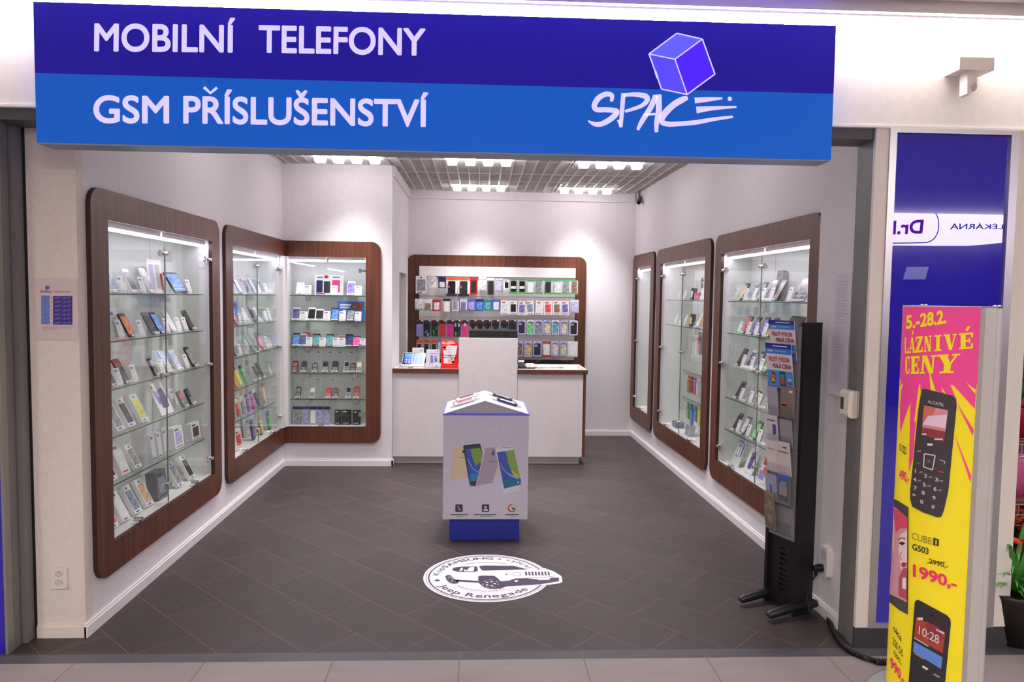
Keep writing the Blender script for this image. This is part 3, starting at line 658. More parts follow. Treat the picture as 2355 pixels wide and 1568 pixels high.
sh(LW, 3, A1, n, lo, hi, [('CB', 315, 'white', 'grey'), ('CB', 395, 'white', 'dark'), ('CB', 490, 'white', 'yellow'), ('S', 650, 'white', [(.2, .35, .7, .4, 'lilac'), (.35, .2, .5, .5, 'purple', 2), (.15, .55, .3, .2, 'lavender', 3), (.55, .6, .3, .2, 'slate', 3), (.1, .85, .1, .06, 'navy')], dict(w=.17, h=.2, lean=24, look='large white box with violet pattern')),
   ('BC', 710, dict(deep=.06, w=.07, h=.12)), ('F', 775, 'dark', 'red'), ('F', 830, 'dark', 'navy')])
sh(LW, 4, A1, n, lo, hi, [('CB', 262, 'white', 'dark'), ('B', 350, 'white', 'white', 'red', dict(w=.085, h=.17, lean=22, look='white carton with red mark')), ('CB', 440, 'white', 'grey', dict(w=.07, h=.14)), ('B', 555, 'clear', dict(w=.05, h=.15, look='clear upright carton')), ('B', 600, 'clear', dict(w=.05, h=.15, look='clear upright carton')), ('B', 642, 'clear', dict(w=.05, h=.155, look='clear upright carton')),
   ('B', 735, 'white', 'lilac', dict(w=.13, h=.13, d=.05, look='white carton with small phone picture')), ('B', 868, 'white', 'dark', dict(w=.14, h=.11, d=.04, look='white carton with black holder picture'))])
sh(LW, 5, A1, n, lo, hi, [('CB', 270, 'white', 'pink'), ('CB', 355, 'white', 'white'), ('CB', 440, 'white', 'slate'), ('CB', 525, 'white', 'gold', dict(w=.085)), ('B', 618, 'grey', 'slate', dict(w=.13, h=.16, d=.06, look='grey carton with white edge')), ('CB', 745, 'white', 'grey'), ('CB', 830, 'white', 'dark', dict(w=.085))])
# ---- left wing of the corner cabinet
n = 'corner cabinet left wing'; lo, hi = 5.30, 6.56
sh(LW, 0, C3, n, lo, hi, [('C', 225), ('P', 290, 'white', 'slate'), ('P', 350, 'blue', 'white'), ('C', 395), ('P', 445, 'silver', 'navy'), ('P', 525, 'lavender', 'pale'), ('C', 570), ('P', 620, 'white', 'navy'), ('BC', 662, dict(w=.08, h=.1, look='clear price card')), ('C', 715, dict(h=.05, look='small pale blue card'))])
sh(LW, 1, C3, n, lo, hi, [('S', 275, 'blue', [(.1, .5, .5, .3, 'pale'), (.1, .1, .3, .3, 'white')], dict(w=.15, h=.17, deep=.07, look='blue picture board')), ('C', 235), ('P', 305, 'grey', 'orange'), ('C', 345), ('C', 400), ('P', 440, 'white', 'silver'), ('P', 530, 'purple', 'dark'), ('P', 580, 'white', 'lavender'), ('C', 655), ('BC', 722, dict(w=.07, h=.12, look='pale blue tinted card'))])
sh(LW, 2, C3, n, lo, hi, [('C', 225), ('F', 290, 'black', 'red'), ('C', 345), ('P', 395, 'silver', 'grey'), ('P', 505, 'teal', 'grey'), ('P', 560, 'beige', 'grey'), ('P', 615, 'pink', 'pink', dict(look='pink phone cover')), ('BC', 672, dict(w=.08, h=.11, look='clear price card')), ('C', 735)])
sh(LW, 3, C4, n, lo, hi, [('K', 228, 'navy', 'green', 'green', dict(lean=22, h=.16, look='green pouch with navy header')), ('K', 268, 'navy', 'orange', 'orange', dict(lean=22, h=.16, look='orange pouch with navy header')), ('K', 310, 'navy', 'yellow', 'yellow', dict(lean=22, h=.16, look='yellow pouch with navy header')), ('K', 375, 'navy', 'green', 'green', dict(lean=22, h=.16, look='green pouch with navy header')),
   ('P', 440, 'silver', 'grey'), ('P', 490, 'white', 'black'), ('P', 540, 'grey', 'dark'), ('C', 625, dict(h=.1, look='clear card with red strip'))])
sh(LW, 4, C4, n, lo, hi, [('K', 230, 'grey', 'clear', 'slate', dict(h=.15)), ('K', 285, 'white', 'white', 'red', dict(h=.15)), ('K', 340, 'white', 'white', 'grey', dict(h=.15)), ('K', 392, 'purple', 'white', 'purple', dict(h=.15)), ('K', 440, 'magenta', 'white', 'magenta', dict(h=.16)), ('K', 505, 'white', 'white', 'navy', dict(w=.085, h=.17, lean=20, look='white pouch with navy stylus')), ('K', 570, 'orange', 'orange', 'white', dict(w=.08, h=.17, deep=.05, look='orange edged pouch'))])
sh(LW, 5, C4, n, lo, hi, [('B', 285, 'white', 'red', 'red', dict(w=.15, h=.15, d=.06, look='red and white earphone box')), ('K', 240, 'navy', 'slate', 'navy', dict(w=.13, h=.2, deep=.09, look='large dark blue pouch')), ('B', 385, 'white', dict(w=.09, h=.15, d=.03, deep=.09, look='plain white carton')), ('K', 450, 'purple', 'dark', 'purple', dict(w=.085, h=.17)), ('K', 535, 'pink', 'dark', 'yellow', dict(h=.16)), ('K', 620, 'grey', 'dark', 'green', dict(w=.08, h=.17))])
# ---- front facing wing of the corner cabinet
n = 'corner cabinet front wing'; lo, hi = -1.72, -1.035
sh(SW, 0, C3, n, lo, hi, [('P', 1042, 'white', 'white', dict(h=.125)), ('C', 1130, dict(w=.065)), ('S', 1392, 'white', PHB, dict(w=.262, h=.187, deep=.06, look='white board of three phones')), ('C', 1455), ('P', 1658, 'white', 'purple', dict(h=.143)), ('C', 1742)])
sh(SW, 1, C3, n, lo, hi, [('P', 942, 'white', 'navy', dict(h=.13)), ('C', 1035, dict(w=.068, h=.085)), ('P', 1135, 'white', 'black', dict(w=.068, h=.13)), ('P', 1208, 'white', 'dark', dict(h=.115)), ('C', 1290), ('P', 1417, 'black', 'blue', dict(h=.13)), ('C', 1502), ('S', 1655, 'blue', [(.1, .78, .4, .08, 'white'), (.1, .64, .35, .08, 'pale'), (.5, .55, .34, .36, 'brown'), (.62, .7, .06, .08, 'o:gold'), (.84, .5, .08, .4, 'red'), (.2, .2, .12, .35, 'white'), (.1, .1, .25, .12, 'lavender')], dict(w=.25, h=.18, deep=.06, look='blue advertising board')), ('P', 1635, 'black', 'grey', dict(h=.12)), ('C', 1708, dict(w=.062, h=.09))])
sh(SW, 2, C3, n, lo, hi, [('P', 932, 'black', 'blue', dict(h=.13)), ('P', 1012, 'white', 'navy', dict(h=.125)), ('P', 1105, 'pink', 'pink', dict(deep=.06, look='pink phone cover', h=.135)), ('C', 1090, dict(h=.088)), ('P', 1228, 'black', 'teal', dict(h=.125, red=True)), ('C', 1275, dict(h=.085)), ('P', 1405, 'black', 'teal', dict(h=.125, red=True)), ('C', 1455, dict(h=.085)), ('P', 1545, 'white', 'red', dict(deep=.06, h=.11)), ('C', 1590, dict(h=.085)), ('P', 1645, 'black', 'navy', dict(h=.125)), ('P', 1735, 'black', 'pink', dict(h=.11)), ('C', 1795, dict(h=.08))])
sh(SW, 3, C4, n, lo, hi, [('F', 824, 'black', 'red', dict(red=True)), ('F', 958, 'dark', 'black'), ('F', 1075, 'dark', 'slate', dict(h=.09)), ('F', 1186, 'grey', 'dark', dict(w=.056)), ('F', 1290, 'black', 'dark', dict(w=.056)), ('F', 1418, 'silver', 'dark', dict(h=.112)), ('F', 1475, 'black', 'brown', dict(h=.09)), ('F', 1542, 'beige', 'white', dict(h=.108))])
sh(SW, 4, C4, n, lo, hi, [('F', 898, 'dark', 'grey'), ('F', 1048, 'silver', 'white'), ('F', 1222, 'red', 'red', dict(look='closed red flip phone', h=.098)), ('F', 1297, 'brown', 'brown', dict(look='closed brown flip phone', h=.098)), ('F', 1432, 'silver', 'dark', dict(h=.112)), ('F', 1517, 'red', 'brown', dict(h=.115))])
for i, xs in ((3, (885, 1020, 1125, 1250, 1352, 1478)), (4, (958, 1118, 1280, 1496))):
    for k, x in enumerate(xs):
        sh(SW, i, C4, n, lo, hi, [], d0=.2)
        u = solve_u(SW, C4(x, 0)[0], .2, SHZ[i]+.12, lo-.2, hi+.2)
        p = thing('price_card', f'white hanging price card, {ORD[k]} from left above {SHN[i]}, {n}', 'price card', SW(u, DEP-.004, SHZ[i]+(.118 if i == 3 else .1)), (0, 0, 0), GROUPS['H']); mk_card(p, .058, .075, 'eceaec', True)
sh(SW, 5, C4, n, lo, hi, [('K', 905, 'navy', 'silver', 'grey', dict(w=.098, h=.165, lean=5)), ('K', 995, 'navy', 'silver', 'lilac', dict(w=.05, h=.165, lean=5, look='narrow pack with navy header')), ('K', 1050, 'navy', 'silver', 'white', dict(w=.065, h=.165, lean=5, look='pack of white adapters')), ('K', 1125, 'navy', 'silver', 'lilac', dict(w=.055, h=.165, lean=5, look='narrow pack with navy header')), ('K', 1195, 'navy', 'silver', 'lilac', dict(w=.06, h=.165, lean=5, look='narrow pack with navy header')),
   ('B', 1320, 'black', 'dark', 'white', dict(w=.055, h=.135, look='small black carton')), ('B', 1410, 'black', 'dark', 'white', dict(w=.085, h=.135, look='wide black carton')), ('B', 1520, 'black', 'dark', 'white', dict(w=.068, h=.132, look='black carton with white mark'))], d0=.075)
# ---- front right cabinet
def un(x): return x
n = 'front right cabinet'; lo, hi = 2.875, 4.25
sh(RW, 0, C7, n, lo, hi, [('C', 1075, dict(look='price card with red edge')), ('P', 1130, 'dark', 'gold'), ('C', 1178), ('P', 1225, 'silver', 'slate'), ('C', 1262), ('P', 1305, 'black', 'grey'), ('C', 1345), ('P', 1400, 'white', 'dark', dict(h=.15)), ('B', 1500, 'grey', dict(w=.09, h=.2, deep=.09, look='tall grey carton')), ('C', 1430), ('P', 1475, 'black', 'brown', dict(h=.15)), ('T', 1690, 'silver', 'dark', dict(w=.17, h=.19, look='large silver framed phone board')), ('C', 1630), ('P', 1835, 'white', 'silver', dict(h=.1))])
sh(RW, 1, C7, n, lo, hi, [('C', 1120), ('P', 1165, 'dark', 'red'), ('C', 1210), ('P', 1240, 'black', 'purple'), ('C', 1290), ('P', 1325, 'navy', 'purple'), ('C', 1370), ('P', 1410, 'dark', 'orange'), ('T', 1600, 'black', 'dark', dict(w=.2, h=.16, deep=.06, look='large black tablet')), ('C', 1460), ('K', 1780, 'yellow', 'clear', 'pink', dict(w=.1, h=.16, look='yellow and pink pack'))])
sh(RW, 2, C8, n, lo, hi, [('P', 910, 'black', 'dark'), ('C', 945), ('P', 985, 'white', 'navy'), ('C', 1015), ('P', 1050, 'navy', 'slate'), ('C', 1090), ('P', 1125, 'dark', 'green'), ('C', 1165)])
sh(RW, 3, C8, n, lo, hi, [('P', 895, 'grey', 'dark'), ('C', 930), ('P', 965, 'silver', 'grey'), ('C', 1005), ('F', 1040, 'black', 'yellow'), ('C', 1070), ('P', 1115, 'white', 'grey'), ('C', 1160)])
sh(RW, 4, C8, n, lo, hi, [('P', 875, 'grey', 'dark'), ('C', 905), ('P', 940, 'grey', 'silver'), ('C', 985), ('P', 1030, 'black', 'green'), ('C', 1075), ('P', 1115, 'white', 'grey'), ('C', 1160)])
sh(RW, 5, C8, n, lo, hi, [('S', 885, 'clear', [(.3, .3, .22, .45, 'blue'), (.33, .36, .16, .32, 'white', 2), (.75, .35, .12, .5, 'purple'), (.1, .85, .6, .07, 'lilac')], dict(w=.15, h=.2, lean=20, look='pale poster with blue tablet')), ('S', 990, 'white', [(.32, .15, .4, .6, 'purple'), (.5, .55, .2, .25, 'black', 2), (.1, .9, .15, .04, 'grey')], dict(w=.15, h=.2, lean=20, look='white poster with purple phone')), ('S', 1105, 'white', [(.1, .55, .85, .4, 'red'), (.05, .05, .6, .3, 'lilac'), (.3, .3, .6, .2, 'orange', 2)], dict(w=.15, h=.2, lean=20, look='red and white poster'))])
# ---- middle right cabinet: two glass shelves and two hook rails
n = 'middle right cabinet'; lo, hi = 1.19, 2.49
sh(RW, 0, C7, n, lo, hi, [('B', 525, 'clear', 'white', dict(h=.1, look='small clear carton')), ('C', 570), ('B', 650, 'black', 'white', dict(h=.1, look='small black carton')), ('B', 700, 'pink', 'pink', dict(w=.12, h=.06, look='pink wedge sign')), ('BC', 750, dict(w=.1, h=.14, look='white card with phone picture')), ('B', 800, 'magenta', 'white', dict(w=.07, h=.13))])
sh(RW, 1, C7, n, lo, hi, [('C', 480, dict(h=.1)), ('C', 530, dict(h=.1)), ('C', 575, dict(h=.1)), ('B', 640, 'black', 'yellow', dict(h=.11, look='black carton with yellow tag')), ('K', 755, 'orange', 'white', 'orange', dict(h=.15)), ('P', 700, 'white', 'silver')])
sh(RW, 5, C8, n, lo, hi, [('B', 390, 'slate', dict(w=.13, h=.05, d=.08, lean=3, look='flat grey blue carton')), ('B', 495, 'silver', 'grey', dict(w=.12, h=.09, d=.05, look='silver carton'))])
for z in SHZ[:2]: pass
# ---- fittings of the two smaller right cabinets
mid = [o for o in COL.objects if o.get('label', '').startswith('walnut framed glass cabinet in the middle')][0]
small = [o for o in COL.objects if o.get('label', '').startswith('smallest walnut')][0]
um = (YB-7.175+YB-5.58)/2
for z in SHZ[:2]:
    b = MB(); b.box((1.2-um, .035, z-.008-Z0), (2.485-um, DEP-.002, z-Z0)); b.box((1.2-um, .034, z-.0078-Z0), (2.485-um, .0348, z-.0004-Z0), 1); b.build('shelf', [SHELFG, GEDGE], mid, (0, 0, 0))
rails = {}
for z in (.93, .69):
    b = MB(); b.tube([(1.72-um, .06, z-Z0), (2.48-um, .06, z-Z0)], .005, 6); o = b.build('hook_rail', CHROME, mid, (0, 0, 0))
    for k in range(9): b = MB(); u = 1.76+.08*k-um; b.tube([(u, .06, z-Z0), (u, .06, z-.03-Z0), (u, .15, z-.03-Z0)], .0025, 5); b.build('hook', CHROME, o, (0, 0, 0))
def hang(fr, u, d, ztop, w, h, args, label, group, name='accessory_pack', swing=0, d_=.025):
    p = thing(name, label, 'accessory pack', fr(u, d, ztop-h), (0, 0, fr.ang+swing), group); mk_pack(p, w, h, *args); return p
g = 'cases hanging in the middle right cabinet'
for k, (u, z, col, w, h) in enumerate(((1.80, .885, 'orange', .07, .16), (1.885, .885, 'brown', .07, .15), (1.97, .885, 'pink', .07, .15), (2.06, .885, 'white', .07, .15), (2.15, .885, 'lavender', .07, .16), (2.24, .885, 'red', .07, .16), (2.33, .885, 'pink', .07, .15), (2.42, .885, 'grey', .07, .15))):
    hang(RW, u, .085, z, w, h, (col, 'clear', col), f'{col} case, {ORD[k]} from left on upper hook rail, middle right cabinet', g)
for k, (u, col, w, h) in enumerate(((1.80, 'green', .075, .15), (1.90, 'blue', .08, .2), (2.01, 'teal', .07, .14), (2.12, 'yellow', .08, .16), (2.22, 'red', .07, .22), (2.31, 'red', .07, .2), (2.41, 'orange', .07, .2))):
    hang(RW, u, .085, .645, w, h, (col, col, col), f'{col} case, {ORD[k]} from left on lower hook rail, middle right cabinet', g)
for k, u in enumerate((1.84, 1.98, 2.12)):
    p = thing('charging_cable', f'black coiled cable, {ORD[k]} from left under yellow tag, middle right cabinet', 'cable', RW(u, DEP-.03, 1.68), (0, 0, RW.ang), 'cables hanging in the middle right cabinet')
    b = MB(); b.box((-.03, 0, .05), (.03, .003, .09)); b.build('tag', cm('yellow'), p, (0, 0, 0))
    b = MB(); b.tube([(.02*cos(t*.6), -.004, .01-.045*sin(t*.6)+.02) for t in range(11)], .005, 6); b.build('cable', BLACK, p, (0, 0, 0))
for k, (u, c) in enumerate(((1.86, 'red'), (1.95, 'dark'))):
    hang(RW, u, .15, 1.28, .06, .2, (c, 'dark', c), f'long {c} pouch hanging below second shelf, middle right cabinet', g)
p = thing('info_sheet', 'white sheets hanging at right below second shelf, middle right cabinet', 'sheet', RW(2.2, .12, 1.0), (0, 0, RW.ang)); mk_card(p, .2, .22, 'f1eef2', True, 10)
# faint packs in the smallest right cabinet
for k, (u, z, c, w, h) in enumerate(((.56, 1.36, 'silver', .07, .12), (.62, 1.17, 'beige', .08, .13), (.58, .98, 'clear', .08, .12))):
    hang(RW, u, DEP-.04, z+h/2, w, h, (c, 'white', c), f'{c} pack, {ORD[k]} from top, smallest right cabinet', 'packs in the smallest right cabinet')
# ---------------------------------------------------------------- slatted board behind the counter
t = thing('slat_board', 'walnut framed slatted accessory board on the back wall', 'display board', (.19, YB-.02, .3))
b = MB(); b.prism(rr(-.81, .3, 1.191, 2.022, .09, 7, (0, 0, 1, 1)), YB-.045, YB-.001); b.build('frame', WOOD, t)
b = MB()
zz = [1.895, 1.782, 1.565, 1.335, 1.103, .862]
for i in range(1, 5): b.box((-.672, YB-.06, zz[i+1]+.004), (1.066, YB-.0455, zz[i]-.003)); b.box((-.672, YB-.05, zz[i]-.004), (1.066, YB-.0455, zz[i]+.005))
b.build('slats', mat('dcd6d6', .35), t)
b = MB(); b.box((-.672, YB-.075, zz[1]+.004), (1.066, YB-.0455, zz[0])); b.build('header', mat('f0ecec', .3), t)
CB = crop(900, 570, 4.751)
YP = YB-.13
def hookat(x, z):
    b = MB(); b.tube([(x, YB-.06, z), (x, YB-.2, z), (x, YB-.206, z+.008)], .0025, 5); b.build('hook', CHROME, t)
def pk(box, name='accessory_pack'):
    (x0, y0, x1, y1) = box
    A_ = on(*CB(x0, y0), 1, YP); B_ = on(*CB(x1, y1), 1, YP); return (A_[0]+B_[0])/2, B_[2], B_[0]-A_[0], A_[2]-B_[2]
def hanger(box, label, build, group, cat='accessory pack', name='accessory_pack', tilt=0):
    x, z, w, h = pk(box); p = thing(name, label, cat, (x, YP, z), (0, tilt, 0), group); build(p, round(w*.97, 3), round(h, 3)); hookat(x, z+h*.955); return p
def k_(head, body, prod, foot=None, hh=.16): return lambda p, w, h: mk_pack(p, w, h, head, body, prod, foot=foot, hh=hh)
def bx(col, front, acc): return lambda p, w, h: mk_box(p, w, h, .02, col, front, acc)
g1 = 'accessory packs on the top row of the slatted board'
row1 = [((265, 305, 385, 497), 'white cover box with grey window', lambda p, w, h: mk_case_box(p, w, h, 'white', 'grey')), ((405, 312, 490, 430), 'white pack with looped red cable', k_('white', 'white', None)), ((512, 315, 598, 440), 'blue memory card pack', k_('navy', 'navy', 'silver', hh=.4)),
  ((600, 315, 720, 525), 'black case pack, orange header', k_('orange', 'white', 'black', 'dark')), ((728, 315, 852, 530), 'dark case pack, orange header, bright window', k_('orange', 'white', 'dark', 'dark')), ((860, 320, 942, 515), 'red and black pack', k_('red', 'red', 'dark', 'red')), ((955, 310, 1040, 475), 'pale grey pouch', k_('white', 'clear', 'silver')),
  ((1045, 325, 1125, 515), 'black case pack with white sticker', k_('white', 'grey', 'dark')), ((1135, 330, 1220, 480), 'grey clear pouch', k_('clear', 'silver', 'lavender')), ((1230, 345, 1288, 460), 'small black box', bx('white', 'black', 'grey')),
  ((1290, 335, 1380, 500), 'green pack, black product, white band', k_('green', 'clear', 'black', 'green', .08)), ((1385, 340, 1472, 500), 'green pack, black product, white band', k_('green', 'clear', 'black', 'green', .08)), ((1478, 350, 1562, 505), 'green pack, white product', k_('green', 'clear', 'white', 'green', .08)), ((1567, 350, 1655, 505), 'green pack, grey product', k_('green', 'clear', 'grey', 'green', .08)),
  ((1670, 350, 1758, 507), 'green pack, dark product', k_('green', 'clear', 'dark', 'green', .08)), ((1764, 350, 1858, 508), 'green pack, silver product', k_('green', 'clear', 'silver', 'green', .08)), ((1863, 350, 1957, 508), 'green pack, glossy grey product', k_('green', 'clear', 'grey', 'green', .08)), ((1960, 350, 2040, 508), 'green pack, dark red product', k_('green', 'clear', 'brown', 'green', .08))]
def rowlab(look, i, n, row):
    nth = 'leftmost' if i == 0 else 'rightmost' if i == n-1 else f'{ORD[i]} from left' if i < 9 else f'{ORD[n-1-i]} from right'
    return f'{look}, {nth} on {row} of slatted board'
for i, (bx_, look, fn) in enumerate(row1): hanger(bx_, rowlab(look, i, len(row1), 'top row'), fn, g1)
p = [o for o in COL.objects if 'looped red cable' in o.get('label', '')][0]
b = MB(); b.tube([(.026*cos(q_*.55), .004, .088-.036*sin(q_*.55)) for q_ in range(7)], .0035, 6); b.build('cable', cm('red'), p, (0, 0, 0))
for o in list(COL.objects):                      # white bands round the green packs
    if 'white band' in o.get('label', ''):
        b = MB(); b.box((-.028, -.003, .055), (.028, 0, .082)); b.build('band', cm('white'), o, (0, 0, 0))
    if 'orange header' in o.get('label', ''):
        b = MB(); b.prism([(-.03+.013*cos(q_*pi/3), .1+.013*sin(q_*pi/3)) for q_ in range(6)], -.002, 0); b.build('badge', cm('orange'), o, (0, 0, 0))
row2 = [((255, 555, 350, 680), 'white pack with green edge', k_('white', 'white', 'silver', 'green', .3)), ((355, 560, 445, 685), 'white pack with black plug', k_('white', 'white', 'brown', 'green', .3)), ((448, 565, 540, 690), 'red pack with clear window', k_('red', 'red', 'silver', 'red')), ((562, 555, 640, 705), 'clear pack, black header', k_('black', 'clear', 'white')),
  ((660, 560, 738, 690), 'white pack with grey picture', k_('lavender', 'white', 'grey', 'pale')), ((748, 545, 828, 672), 'white pack with black phone', k_('white', 'white', 'purple', hh=.3)), ((834, 560, 912, 685), 'blue pack with round chip', k_('blue', 'lilac', 'lilac')), ((920, 560, 1008, 690), 'bright blue pack', k_('navy', 'blue', 'blue')), ((1012, 565, 1097, 685), 'dark teal pack', k_('teal', 'teal', 'teal')), ((1101, 560, 1190, 685), 'blue pack with white label', k_('blue', 'blue', 'pale')),
  ((1195, 572, 1286, 727), 'white holder box, slim picture', bx('white', 'silver', 'red')), ((1289, 577, 1375, 725), 'white box, dark picture above', bx('white', 'black', 'grey')), ((1380, 580, 1468, 735), 'white holder box, purple phone', bx('white', 'purple', 'red')), ((1475, 577, 1564, 728), 'tilted white holder box', bx('white', 'slate', 'red')), ((1572, 577, 1660, 730), 'white holder box, pale picture', bx('white', 'clear', 'red')), ((1668, 577, 1757, 733), 'white holder box, red picture', bx('white', 'red', 'red')), ((1763, 577, 1852, 733), 'white holder box, brown picture', bx('white', 'brown', 'red')), ((1857, 577, 1945, 733), 'white holder box, violet picture', bx('white', 'purple', 'red')), ((1955, 565, 2050, 712), 'clear lilac pack', k_('white', 'clear', 'lavender'))]
TL = {13: R(-4), 12: R(3), 14: R(3), 17: R(-2)}
for i, (bx_, look, fn) in enumerate(row2): hanger(bx_, rowlab(look, i, len(row2), 'second row'), fn, 'accessory packs on the second row of the slatted board', tilt=TL.get(i, 0))
# third row: phone sleeves with dark headers, then boxes with lilac rims
def sleeve(col, marks):
    def f(p, w, h):
        inst('header', cached(('sl', w, h), lambda: MB().prism(rr(-w/2, h*.62, w/2, h*.97, .006, 3), .012, .016).mesh('header', mat('2b282c', .5))), p)
        inst('corner_flash', cached(('slf', w, h), lambda: MB().prism([(-w/2, h*.86), (-w*.2, h*.95), (-w*.2, h*.975), (-w/2, h*.93)], .0105, .0115).prism([(w*.22, h*.9), (w*.46, h*.9), (w*.46, h*.97), (w*.22, h*.97)], .0105, .0115, 1).mesh('corner_flash', [cm('red'), cm('white')])), p)
        inst('sleeve', cached(('slv', w, h, col), lambda: MB().prism(rr(-w*.47, 0, w*.47, h*.74, .014, 4), 0, .011).mesh('sleeve', cm(col, .5))), p)
        if marks:
            a = Art(lambda x, z, l: (x*w*.47, -l, z*h*.74))
            for mk in marks:
                if mk[0] == 'r': a.ring(mk[1], mk[2], mk[3], mk[3]*.6, .7, cm(mk[4]), 1, 14)
                elif mk[0] == 'd': a.disc(mk[1], mk[2], mk[3], mk[3]*.55, cm(mk[4]), 1, 12)
                else: a.stroke([(q[0], q[1], .14) for q in mk[1]], cm(mk[2]), 1)
            a.build('pattern', p, True)
    return f
sl = [(310, 'lilac', 'plain lilac sleeve', [('d', -.1, .85, .25, 'lavender')]), (390, 'black', 'black sleeve with blue swirl', [('d', -.1, .3, .4, 'blue'), ('s', [(-.6, .35), (0, .12), (.6, .2)], 'pale')]), (475, 'black', 'black sleeve with green marks', [('s', [(-.5, .5), (-.2, .4), (-.5, .32)], 'green'), ('s', [(.6, .75), (.4, .65), (.6, .58)], 'green'), ('r', -.1, .2, .25, 'green')]), (557, 'red', 'bright red sleeve', None), (643, 'magenta', 'magenta sleeve with rings', [('r', .2, .35, .5, 'pink')]),
  (720, 'black', 'black sleeve with blue and yellow figure', [('s', [(.4, .4), (.3, .2), (.45, .08)], 'blue'), ('s', [(-.5, .35), (-.3, .2), (-.5, .1)], 'yellow'), ('d', -.5, .92, .3, 'silver'), ('d', .5, .92, .3, 'silver')]), (805, 'pink', 'hot pink sleeve', [('d', 0, .93, .25, 'white')]), (892, 'black', 'black sleeve with white splash', [('s', [(-.8, .8), (-.5, .55), (.5, .55), (.8, .8)], 'white')]), (970, 'black', 'black sleeve with orange splash', [('s', [(-.8, .8), (-.5, .55), (.5, .55), (.8, .8)], 'orange')]), (1050, 'black', 'black sleeve with violet splash', [('s', [(-.8, .75), (-.5, .55)], 'lilac'), ('s', [(.5, .55), (.8, .75)], 'lilac')]),
  (1138, 'black', 'black sleeve with purple splash', [('s', [(-.8, .75), (-.5, .55)], 'magenta'), ('s', [(.5, .55), (.8, .75)], 'purple')]), (1237, 'black', 'black sleeve with teal splash', [('s', [(-.8, .7), (0, .55), (.8, .7)], 'teal')]), (1325, 'black', 'plain black sleeve', None)]
for i, (x, col, look, marks) in enumerate(sl): hanger((x-40, 783, x+38, 968), f'{look}, {ORD[i]} from left on third row of slatted board', sleeve(col, marks), 'phone sleeves on the third row of the slatted board', 'phone sleeve', 'phone_sleeve')
rim = [((1380, 787, 1468, 945), 'dark', 'lilac'), ((1478, 789, 1560, 945), 'green', 'white'), ((1564, 790, 1652, 947), 'grey', 'lilac'), ((1661, 790, 1747, 948), 'rainbow', 'lilac'), ((1753, 790, 1835, 945), 'teal', 'white'), ((1846, 792, 1930, 950), 'beige', 'lilac'), ((1947, 792, 2038, 955), 'dark', 'white')]
for i, (bx_, inn, rm) in enumerate(rim):
    nth = 'leftmost' if i == 0 else 'rightmost' if i == 6 else ORD[i]+' from left'
    hanger(bx_, f'{rm} rimmed box with {inn} cover, {nth} among boxes on third row', lambda p, w, h, i_=inn, r_=rm: mk_rimpack(p, w, h, r_, i_), 'rimmed phone cover boxes on the slatted board', 'phone cover', 'phone_cover')
rim2 = [((1345, 1020, 1435, 1185), 'brown', 'lilac', 0), ((1447, 1022, 1540, 1192), 'gold', 'lilac', 0), ((1550, 1022, 1642, 1185), 'dark', 'lilac', 0), ((1747, 1022, 1832, 1180), 'beige', 'lilac', 0), ((1840, 1022, 1925, 1182), 'rainbow', 'lilac', 0)]
for i, (bx_, inn, rm, _) in enumerate(rim2):
    hanger(bx_, f'{rm} rimmed box with {inn} cover, {ORD[i]} from left among boxes on bottom row', lambda p, w, h, i_=inn, r_=rm: mk_rimpack(p, w, h, r_, i_), 'rimmed phone cover boxes on the slatted board', 'phone cover', 'phone_cover')
hanger((1655, 1020, 1738, 1190), 'clear pack with red top and foot on bottom row of slatted board', k_('red', 'clear', 'clear', 'red'), 'accessory packs on the bottom row of the slatted board')
hanger((1930, 1020, 2038, 1195), 'large white pack at right end of bottom row, slatted board', k_('white', 'white', 'white'), 'accessory packs on the bottom row of the slatted board')
for i, x in enumerate((305, 383, 467)): hanger((x-32, 1000, x+32, 1175), f'black case pack with orange header, {ORD[i]} from left on bottom row', k_('orange', 'clear', 'black', hh=.22), 'accessory packs on the bottom row of the slatted board')
hanger((502, 990, 545, 1165), 'lilac striped pack behind the red leaflet holder', k_('lilac', 'lilac', 'lavender'), 'accessory packs on the bottom row of the slatted board')
# ---------------------------------------------------------------- counter
CW = noisy('ddd4d5', 'd9cfd1', (30, 30, 30), .38, 'counter laminate')
t = thing('sales_counter', 'white sales counter with walnut edged top and tall middle panel', 'counter', (.1, 7.0, 0))
b = MB(); b.box((-.795, 6.75, .075), (-.191, 6.772, .853)); b.build('front_panel', CW, t)
b = MB(); b.box((.358, 6.75, .075), (.972, 6.772, .853)); b.build('front_panel', CW, t)
b = MB(); b.box((-.188, 6.742, .078), (.355, 6.82, 1.182)); b.build('tower_panel', CW, t)
b = MB(); b.box((-.795, 6.80, .0), (.955, 6.82, .075)); b.build('kick_plate', mat('cfc5c4', .4), t)
b = MB(); b.box((.974, 6.752, .075), (1.0, 7.27, .853)); b.build('end_panel', WOOD, t)
for x0, x1 in ((-.795, -.19), (.357, 1.012)):
    b = MB(); b.box((x0, 6.735, .854), (x1, 7.3, .8955)); o = b.build('countertop', WOOD, t)
    b = MB(); b.box((x0+.003, 6.74, .8955), (x1-.003, 7.297, .8975)); b.build('top_surface', mat('e2dedd', .12), o)
b = MB(); b.box((-.188, 6.82, .854), (.356, 7.3, .8955)); o = b.build('countertop', WOOD, t)
b = MB(); b.box((-.795, 7.28, .0), (-.7, 7.3, .853)); b.box((.9, 7.25, 0), (.955, 7.27, .853)); b.build('back_leg', CW, t)
TOPZ = .898
